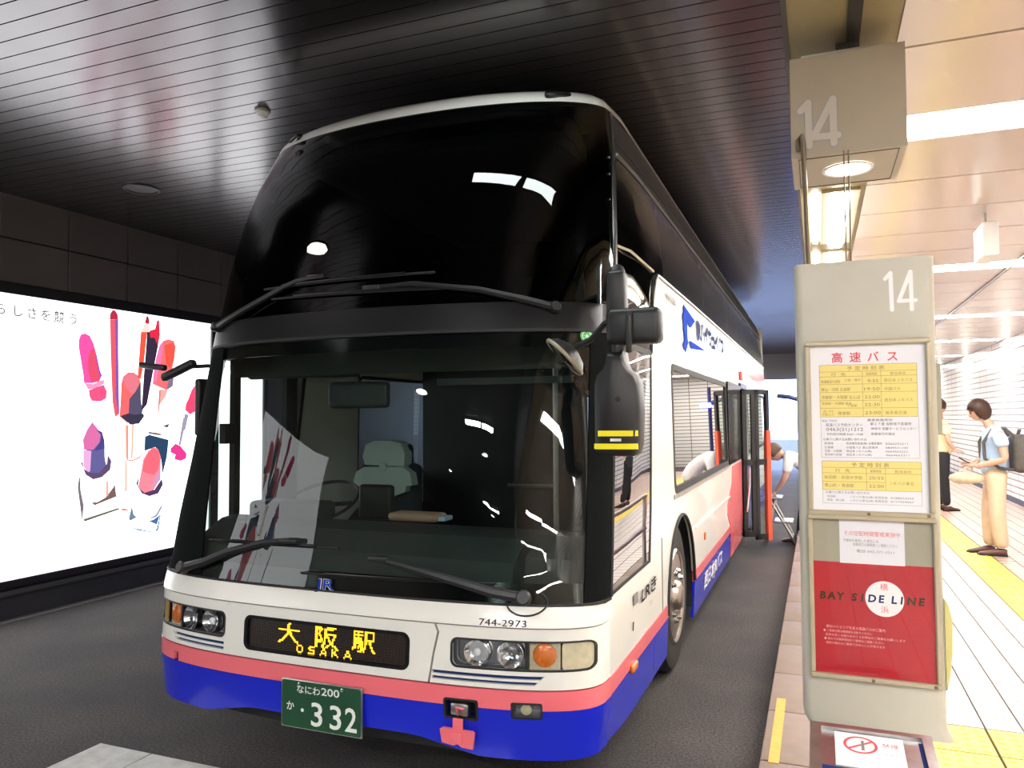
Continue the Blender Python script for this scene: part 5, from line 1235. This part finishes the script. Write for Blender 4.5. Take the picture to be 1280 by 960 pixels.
def slab(x0, x1, y0, y1, d, t): return MB().add([(x, y, zt_(y) + d + dz) for dz in (0.0, t) for x, y in ((x0, y0), (x1, y0), (x1, y1), (x0, y1))], [(0, 3, 2, 1), (4, 5, 6, 7), (0, 1, 5, 4), (1, 2, 6, 5), (2, 3, 7, 6), (3, 0, 4, 7)])
apart(slab(2.375, 2.385, -0.775, -0.53, 0.0, 0.002), 'slot', M['navy'])
nb = apart(slab(2.155, 2.335, -0.70, -0.525, 0.001, 0.002), 'notice', M['print_white'])
apart(slab(2.12, 2.33, -0.775, -0.71, 0.001, 0.002), 'dark_lip', M['navy'])
am = lambda u, v, d: (u - 2.26, v + 0.66, zt_(v) + 0.0035 - ZP)
b = MB(); N_ = 32; cx_, cy_ = 2.222, -0.585
for i in range(N_):
    a0, a1 = 2 * PI * i / N_, 2 * PI * (i + 1) / N_
    b.add([am(cx_ + r * math.cos(a), cy_ + r * math.sin(a), 0) for a, r in ((a0, 0.045), (a1, 0.045), (a1, 0.037), (a0, 0.037))], [(0, 1, 2, 3)])
b.add([am(cx_ + x, cy_ + y, 0) for x, y in ((-0.033, -0.020), (-0.028, -0.026), (0.033, 0.020), (0.028, 0.026))], [(0, 1, 2, 3)])
b.v = [(x, y, z) for x, y, z in b.v]; b.build('ban_ring', M['print_red'], at, fix=False)
b = MB(); b.add([am(cx_ + 0.006 + x, cy_ + y, 0) for x, y in ((-0.004, -0.028), (0.004, -0.028), (0.004, 0.024), (-0.004, 0.024))], [(0, 1, 2, 3)]); b.v = [(x, y, z + 0.0004) for x, y, z in b.v]
b.build('cigarette_print', M['print_grey'], at, fix=False)
letters('notice_words', [('禁煙', 2.300, -0.580, 0.022), ('NO SMOKING', 2.304, -0.620, 0.008, 0.045)], am, M['print_red'], at)

# handrail on the curb, seen in the bus windows
hr = empty('platform_handrail', (2.08, 4.1, ZP)); tag(hr, 'low steel handrail on the platform edge behind the stop sign', 'handrail')
for z in (0.75, 0.38): MB().tube([(0, -1.1, z), (0, 1.0, z)], 0.022, 10).build('rail', M['steel'], hr, smooth=True)
for y in (-1.0, 0.95): MB().tube([(0, y, 0), (0, y, 0.75)], 0.022, 10).build('post', M['steel'], hr, smooth=True)

# lit sign hung from the platform ceiling
es = empty('hanging_lit_sign', (3.22, 2.98, 2.77)); tag(es, 'small white lit sign box hanging edge-on under the platform ceiling', 'sign')
MB().rbox((0, 0, 0.125), (0.045, 0.16, 0.115), 0.006, 1).build('body', M['print_white'], es)
MB().box(0.046, 0.048, -0.145, 0.145, 0.02, 0.23).build('lit_face', M['exit_white'], es)
MB().box(-0.048, -0.046, -0.145, 0.145, 0.02, 0.23).build('lit_face', M['exit_white'], es)
MB().tube([(0, 0, 0.24), (0, 0, 0.33)], 0.008).build('hanger', M['steel'], es)

# blue lamp bracket at the far platform edge
bl = empty('blue_lamp_post', (1.93, 9.6, ZP)); tag(bl, 'dark blue post with a lit blue lamp arm beyond the open bus door', 'lamp post')
MB().tube([(0, 0, 0), (0, 0, 2.05)], 0.03, 8).build('post', M['dark_blue'], bl)
MB().tube([(0.02, 0, 1.78), (-0.20, 0, 1.85), (-0.38, 0, 1.87)], 0.035, 8).build('arm', M['dark_blue'], bl)
MB().rbox((0.06, -0.03, 1.76), (0.09, 0.05, 0.04), 0.02, 2).build('lamp', M['blue_lamp'], bl)
# cable pipe along the platform ceiling
t = tag(MB().tube([(3.80, 3.6, ZC - 0.012), (3.82, 7, ZC - 0.012), (3.84, 12.5, ZC - 0.012)], 0.012, 6).build('ceiling_pipe', M['rod']), 'thin brown pipe running along the cream platform ceiling', 'pipe')

# ------------------------------------------------------------------ people
def chain(name, nodes, edges, m, parent, sub=2, root=0):
    """a body grown round a skeleton: nodes (x, y, z, radius[, radius2])"""
    me = bpy.data.meshes.new(name); me.from_pydata([n[:3] for n in nodes], edges, []); me.materials.append(m)
    o = link(name, me, parent)
    md = o.modifiers.new('skin', 'SKIN'); md.use_smooth_shade = True; md.branch_smoothing = 0.3
    for i, n in enumerate(nodes):
        sv = me.skin_vertices[0].data[i]; sv.radius = (n[3], n[4] if len(n) > 4 else n[3]); sv.use_root = (i == root)
    s = o.modifiers.new('subdivision', 'SUBSURF'); s.levels = sub; s.render_levels = sub
    return o
def path(n, start=0): return [(start + i, start + i + 1) for i in range(n - 1)]

def head(parent, c, fwd, hair, R=0.098, long=False, tilt=0.0):
    """head with face; c centre, fwd heading angle"""
    m = Matrix.Translation(c) @ Matrix.Rotation(fwd, 4, 'Z') @ Matrix.Rotation(tilt, 4, 'Y')
    def put(b): b.v = [tuple(m @ Vector(v)) for v in b.v]; return b
    b = MB().ball((0, 0, 0), (0.098, 0.078, 0.118), 20, 14)
    vs = []
    for x, y, z in b.v:
        if z < -0.03: k = 1 - (-z - 0.03) * 2.6; y *= max(0.55, k); x = x * (0.95 if x > 0 else max(0.6, k))
        if x > 0.08 and abs(y) < 0.02 and -0.035 < z < 0.0: x += 0.018
        vs.append((x, y, z))
    b.v = vs
    h = put(b).build('head', M['skin'], parent, smooth=60)
    put(MB().rbox((0.103, 0, -0.018), (0.016, 0.011, 0.02), 0.009, 2)).build('nose', M['skin'], h, smooth=True)
    for s in (-1, 1):
        put(MB().ball((0.085, s * 0.032, 0.006), (0.010, 0.014, 0.008), 8, 6)).build('eye', M['eye'], h, smooth=True)
        put(MB().ball((-0.005, s * 0.079, -0.008), (0.018, 0.010, 0.030), 8, 6)).build('ear', M['skin'], h, smooth=True)
        put(MB().rbox((0.090, s * 0.032, 0.026), (0.006, 0.018, 0.004), 0.003, 1)).build('eyebrow', hair, h)
    put(MB().rbox((0.086, 0, -0.058), (0.008, 0.022, 0.006), 0.004, 1)).build('mouth', M['lip'], h, smooth=True)
    b = MB().ball((-0.012, 0, 0.022), (0.104, 0.092, 0.114), 20, 14); keep = []
    vs = b.v
    low = -0.105 if long else -0.035
    def ok(f):
        x = sum(vs[i][0] for i in f) / len(f); z = sum(vs[i][2] for i in f) / len(f)
        return z > 0.045 or (x < 0.035 and z > low) or (z > 0.02 and x < 0.075)
    b.f = [f for f in b.f if ok(f)]; b.mi = [0] * len(b.f)
    b.v = [(x * (1 + 0.03 * math.sin(23 * y + 31 * z)), y * (1 + 0.04 * math.sin(29 * x + 17 * z)), z - (0.03 if (long and z < 0 and x < 0) else 0)) for x, y, z in vs]
    hr_ = put(b).build('hair', hair, h, smooth=60)
    sd = hr_.modifiers.new('thickness', 'SOLIDIFY'); sd.thickness = 0.012; sd.offset = 1
    return h

def hand(parent, wrist, d, up, m, side=1, curl=0.5, L=0.17):
    """palm and five unequal bent fingers from the wrist along d"""
    d = Vector(d).normalized(); up = (Vector(up) - d * Vector(up).dot(d)).normalized(); sd = d.cross(up) * side; w = Vector(wrist)
    nodes = [tuple(w) + (0.026, 0.02), tuple(w + d * 0.045) + (0.034, 0.016), tuple(w + d * 0.082) + (0.036, 0.014)]; edges = [(0, 1), (1, 2)]
    o = chain('hand', nodes, edges, m, parent, 1)
    for k, (off, ln) in enumerate(((-0.030, 0.062), (-0.010, 0.074), (0.010, 0.078), (0.029, 0.070))):
        p = w + d * 0.078 + sd * off; n = []
        for j in range(4):
            a = curl * j * 0.6; n.append(tuple(p) + (0.0088 - 0.001 * j,)); p = p + (d * math.cos(a) - up * math.sin(a)) * ln / 3
        chain('finger', n, path(4), m, o, 1)
    p = w + d * 0.025 + sd * 0.028; n = [tuple(p) + (0.012,), tuple(p + (d * 0.7 + sd * 0.6) * 0.034 - up * 0.008) + (0.0105,), tuple(p + (d * 0.9 + sd * 0.35) * 0.064 - up * 0.02) + (0.009,)]
    chain('thumb', n, path(3), m, o, 1)
    return o

def shoe(parent, heel, yaw, m):
    T = Matrix.Translation(heel) @ Matrix.Rotation(yaw, 4, 'Z'); P = [(-0.04, 0.0, 0.038), (0.06, 0.0, 0.046), (0.15, 0.0, 0.05), (0.215, 0.0, 0.04)]
    b = MB(); rings = [(-0.045, 0.030, 0.075), (-0.02, 0.040, 0.085), (0.05, 0.042, 0.085), (0.11, 0.047, 0.062), (0.17, 0.048, 0.048), (0.215, 0.036, 0.036), (0.235, 0.015, 0.02)]
    n = 10
    for x, w, h in rings:
        for k in range(n):
            a = 2 * PI * k / n; b.v.append((x, w * math.cos(a), max(0.0, h * 0.5 + h * 0.5 * math.sin(a))))
    for r in range(len(rings) - 1): b.f += [(r * n + i, r * n + (i + 1) % n, (r + 1) * n + (i + 1) % n, (r + 1) * n + i) for i in range(n)]
    b.f += [tuple(range(n - 1, -1, -1)), tuple((len(rings) - 1) * n + i for i in range(n))]; b.mi = [0] * len(b.f)
    b.v = [tuple(T @ Vector(v)) for v in b.v]
    o = b.build('shoe', m, parent, smooth=60)
    s = MB(); s.prism([(-0.05, -0.038), (0.08, -0.045), (0.17, -0.05), (0.225, -0.036), (0.242, 0), (0.225, 0.036), (0.17, 0.05), (0.08, 0.045), (-0.05, 0.038)], 0.0, 0.018, 'z'); s.v = [tuple(T @ Vector(v)) for v in s.v]
    s.build('sole', M['rubber'], o)
    return o

# person in the pale blue tee, facing the bus side, looking at a phone
px_, py_ = 3.93, 6.98
man = empty('person', (px_, py_, ZP)); tag(man, 'person in pale blue t-shirt and beige trousers looking down at a phone', 'person')
def skeleton(parent, J, scale=1.0, grow=0.0, m=None, parts=('legs', 'torso', 'arms'), name='body', armcut=1.0):
    pass
A_ = lambda x, y, z, *r: (x, y, z) + r
# joints: facing -x, left side towards the viewer (-y)
body = chain('body', [A_(0.03, 0, 0.93, .095, .07), A_(0.03, 0, 1.06, .095, .07), A_(0.035, 0, 1.22, .10, .075), A_(0.03, 0, 1.35, .095, .07), A_(0.0, 0, 1.43, .06, .06), A_(-0.045, 0, 1.50, .05, .05), A_(-0.09, 0, 1.56, .05, .05),
    A_(0.045, -.19, 1.35, .052), A_(0.095, -.235, 1.07, .042), A_(-0.17, -.12, 0.985, .03),
    A_(0.03, .19, 1.35, .052), A_(0.05, .24, 1.09, .042), A_(-0.16, .06, 1.02, .03),
    A_(0.03, -.09, 0.86, .075), A_(0.015, -.10, 0.47, .06), A_(0.06, -.10, 0.09, .042),
    A_(0.03, .09, 0.86, .075), A_(-0.03, .10, 0.47, .06), A_(-0.02, .10, 0.09, .042)],
    [(0, 1), (1, 2), (2, 3), (3, 4), (4, 5), (5, 6), (3, 7), (7, 8), (8, 9), (3, 10), (10, 11), (11, 12), (0, 13), (13, 14), (14, 15), (0, 16), (16, 17), (17, 18)], M['skin'], man, 2)
chain('t_shirt', [A_(0.03, 0, 0.83, .17, .135), A_(0.03, 0, 1.06, .15, .118), A_(0.035, 0, 1.22, .158, .122), A_(0.03, 0, 1.35, .145, .12), A_(0.005, 0, 1.455, .08, .08),
    A_(0.045, -.195, 1.345, .078), A_(0.075, -.225, 1.19, .074), A_(0.03, .195, 1.345, .078), A_(0.045, .225, 1.19, .074)],
    [(0, 1), (1, 2), (2, 3), (3, 4), (3, 5), (5, 6), (3, 7), (7, 8)], M['tee_blue'], man, 2)
chain('trousers', [A_(0.03, 0, 1.03, .14, .11), A_(0.03, 0, 0.88, .152, .12), A_(0.03, -.085, 0.80, .108), A_(0.02, -.10, 0.47, .088), A_(0.06, -.10, 0.075, .078), A_(0.03, .085, 0.80, .108), A_(-0.02, .10, 0.47, .088), A_(-0.015, .10, 0.075, .078)],
    [(0, 1), (1, 2), (2, 3), (3, 4), (1, 5), (5, 6), (6, 7)], M['beige_cotton'], man, 2)
head(man, (-0.11, 0, 1.60), PI, M['hair'], long=True, tilt=0.38)
hand(man, (-0.17, -.12, 0.985), (-1, 0.35, 0.12), (0.1, 0.2, 1), M['skin'], 1, 0.9)
hand(man, (-0.16, .06, 1.02), (-1, -0.30, 0.05), (0.1, -0.2, 1), M['skin'], -1, 0.9)
shoe(man, (0.06, -.10, 0), PI - 0.15, M['shoe']); shoe(man, (-0.02, .10, 0), PI + 0.1, M['shoe'])
ph_ = tag(MB().rbox((px_ - 0.275, py_ - 0.03, ZP + 1.045), (0.062, 0.034, 0.006), 0.005, 1, Matrix.Rotation(0.5, 3, 'Y')).build('phone', M['phone']), 'dark phone held in both hands by the person in blue', 'phone')
bk = empty('backpack', (px_ + 0.25, py_, ZP + 0.95)); tag(bk, 'dark grey backpack worn by the person in the blue t-shirt', 'backpack')
MB().rbox((0.035, -0.04, 0.18), (0.105, 0.17, 0.21), 0.06, 3).build('pack', M['bag_grey'], bk, smooth=True)
MB().rbox((0.14, -0.04, 0.10), (0.03, 0.12, 0.10), 0.025, 3).build('pocket', M['bag_grey'], bk, smooth=True)
for s in (-0.13, 0.11): MB().tube([(-0.05, s, 0.37), (-0.14, s, 0.46), (-0.26, s, 0.44), (-0.345, s, 0.30), (-0.335, s, 0.12), (-0.20, s * 1.3, 0.02), (-0.05, s, 0.0)], 0.018, 8).build('strap', M['bag_grey'], bk, smooth=True)
MB().tube([(0.0, -0.08, 0.37), (0.02, -0.08, 0.44), (0.02, 0.0, 0.44), (0.0, 0.0, 0.37)], 0.01, 6).build('grab_loop', M['bag_grey'], bk, smooth=True)
pb_ = empty('carrier_bag', (px_ - 0.25, py_ - 0.10, ZP + 0.80)); tag(pb_, 'pale plastic carrier bag hanging from the arm of the person in blue', 'bag')
bg = MB().ball((-0.03, 0, 0.05), (0.175, 0.085, 0.07), 18, 10); bg.v = [(x + 0.02 * math.sin(17 * z + 9 * y), y * (1 + 0.15 * math.sin(14 * x)), z - (0.05 * (x + 0.1) if z > 0 else 0)) for x, y, z in bg.v]
bg.build('sack', M['plastic_bag'], pb_, smooth=60)
for s in (-1, 1): MB().tube([(-0.06 * s - 0.02, 0.02, 0.12), (0.04, 0.0, 0.19), (0.10, -0.02, 0.235)], 0.012, 6).build('handle', M['plastic_bag'], pb_, smooth=True)

# person half hidden behind the sign
p2 = empty('person', (4.02, 11.3, ZP)); tag(p2, 'person in cream top and black trousers half hidden behind the stop sign', 'person')
chain('body', [A_(0, 0, 0.95, .095, .07), A_(0, 0, 1.08, .095, .07), A_(0, 0, 1.26, .10, .075), A_(0, 0, 1.40, .095, .07), A_(-0.01, 0, 1.49, .055), A_(-0.02, 0, 1.56, .05), A_(-0.02, 0, 1.62, .05),
    A_(0.02, -.19, 1.39, .05), A_(0.06, -.24, 1.12, .04), A_(0.16, -.16, 1.0, .03), A_(0, .19, 1.39, .05), A_(0.0, .24, 1.10, .04), A_(0.12, .18, 0.98, .03),
    A_(0, -.09, 0.86, .075), A_(0, -.10, 0.47, .06), A_(0.03, -.10, 0.09, .042), A_(0, .09, 0.86, .075), A_(0, .10, 0.47, .06), A_(-0.03, .10, 0.09, .042)],
    [(0, 1), (1, 2), (2, 3), (3, 4), (4, 5), (5, 6), (3, 7), (7, 8), (8, 9), (3, 10), (10, 11), (11, 12), (0, 13), (13, 14), (14, 15), (0, 16), (16, 17), (17, 18)], M['skin'], p2, 1)
chain('top', [A_(0, 0, 0.84, .165, .13), A_(0, 0, 1.08, .145, .11), A_(0, 0, 1.26, .155, .118), A_(0, 0, 1.40, .14, .11), A_(-0.01, 0, 1.50, .075), A_(0.02, -.195, 1.385, .072), A_(0.045, -.225, 1.22, .068), A_(0, .195, 1.385, .072), A_(0.0, .225, 1.22, .068)],
    [(0, 1), (1, 2), (2, 3), (3, 4), (3, 5), (5, 6), (3, 7), (7, 8)], M['cream_cotton'], p2, 1)
chain('trousers', [A_(0, 0, 1.05, .14, .11), A_(0, 0, 0.89, .15, .115), A_(0, -.085, 0.80, .105), A_(0, -.10, 0.47, .08), A_(0.03, -.10, 0.075, .068), A_(0, .085, 0.80, .105), A_(0, .10, 0.47, .08), A_(-0.03, .10, 0.075, .068)],
    [(0, 1), (1, 2), (2, 3), (3, 4), (1, 5), (5, 6), (6, 7)], M['dark_trouser'], p2, 1)
head(p2, (-0.02, 0, 1.69), 0.5, M['hair'])
hand(p2, (0.16, -.16, 1.0), (0.8, 0.3, -0.2), (0, 0, 1), M['skin']); hand(p2, (0.12, .18, 0.98), (0.8, -0.3, -0.2), (0, 0, 1), M['skin'], -1)
shoe(p2, (0.03, -.10, 0), 0.6, M['shoe']); shoe(p2, (-0.03, .10, 0), 0.9, M['shoe'])

# person bending over a folding step by the open bus door
p3 = empty('person', (1.60, 8.15, 0)); tag(p3, 'person in white shirt bending over a silver folding step by the bus door', 'person')
chain('body', [A_(0.46, 0, 0.90, .095, .08), A_(0.40, 0, 1.02, .095, .08), A_(0.26, 0, 1.14, .10, .08), A_(0.16, 0, 1.18, .095, .075), A_(0.10, 0, 1.19, .055), A_(0.04, 0, 1.20, .05), A_(0.02, 0, 1.21, .05),
    A_(0.16, -.19, 1.13, .052), A_(0.10, -.22, 0.88, .042), A_(-0.02, -.12, 0.70, .03), A_(0.16, .19, 1.13, .052), A_(0.10, .22, 0.88, .042), A_(-0.02, .12, 0.70, .03),
    A_(0.46, -.09, 0.83, .095), A_(0.36, -.10, 0.46, .06), A_(0.42, -.10, 0.09, .042), A_(0.46, .09, 0.83, .095), A_(0.32, .10, 0.46, .06), A_(0.28, .10, 0.09, .042)],
    [(0, 1), (1, 2), (2, 3), (3, 4), (4, 5), (5, 6), (3, 7), (7, 8), (8, 9), (3, 10), (10, 11), (11, 12), (0, 13), (13, 14), (14, 15), (0, 16), (16, 17), (17, 18)], M['skin'], p3, 1)
chain('shirt', [A_(0.50, 0, 0.80, .155, .135), A_(0.46, 0, 0.92, .152, .132), A_(0.40, 0, 1.02, .145, .125), A_(0.26, 0, 1.14, .15, .13), A_(0.16, 0, 1.175, .135, .115), A_(0.11, 0, 1.19, .075), A_(0.16, -.195, 1.12, .074), A_(0.12, -.22, 0.95, .07), A_(0.16, .195, 1.12, .074), A_(0.12, .22, 0.95, .07)],
    [(0, 1), (1, 2), (2, 3), (3, 4), (4, 5), (4, 6), (6, 7), (4, 8), (8, 9)], M['white_cotton'], p3, 1)
chain('trousers', [A_(0.47, 0, 0.92, .145, .12), A_(0.47, 0, 0.86, .15, .12), A_(0.46, -.085, 0.78, .105), A_(0.37, -.10, 0.46, .08), A_(0.42, -.10, 0.075, .068), A_(0.46, .085, 0.78, .105), A_(0.33, .10, 0.46, .08), A_(0.28, .10, 0.075, .068)],
    [(0, 1), (1, 2), (2, 3), (3, 4), (1, 5), (5, 6), (6, 7)], M['dark_trouser'], p3, 1)
head(p3, (-0.03, 0, 1.22), PI, M['grey_hair'], tilt=0.85)
hand(p3, (-0.02, -.12, 0.70), (-0.5, 0.1, -0.8), (-0.8, 0, 0.5), M['skin']); hand(p3, (-0.02, .12, 0.70), (-0.5, -0.1, -0.8), (-0.8, 0, 0.5), M['skin'], -1)
shoe(p3, (0.42, -.10, 0), PI, M['shoe']); shoe(p3, (0.28, .10, 0), PI, M['shoe'])
fs_ = empty('folding_step', (1.56, 8.0, 0)); tag(fs_, 'silver folding step frame held open by the bending person in white', 'step')
for y in (-0.18, 0.18):
    MB().tube([(-0.05, y, 0.62), (0.30, y, 0.0)], 0.02, 8).build('leg', M['steel'], fs_)
    MB().tube([(0.02, y, 0.62), (-0.12, y, 0.0)], 0.02, 8).build('leg', M['steel'], fs_)
MB().rbox((-0.01, 0, 0.63), (0.12, 0.21, 0.015), 0.008).build('tread', M['steel'], fs_)
MB().rbox((0.12, 0, 0.32), (0.12, 0.20, 0.015), 0.008).build('tread', M['steel'], fs_)
for z, x in ((0.12, 0.232), (0.2, -0.075)): MB().tube([(x, -0.18, z), (x, 0.18, z)], 0.014, 8).build('cross_bar', M['steel'], fs_)
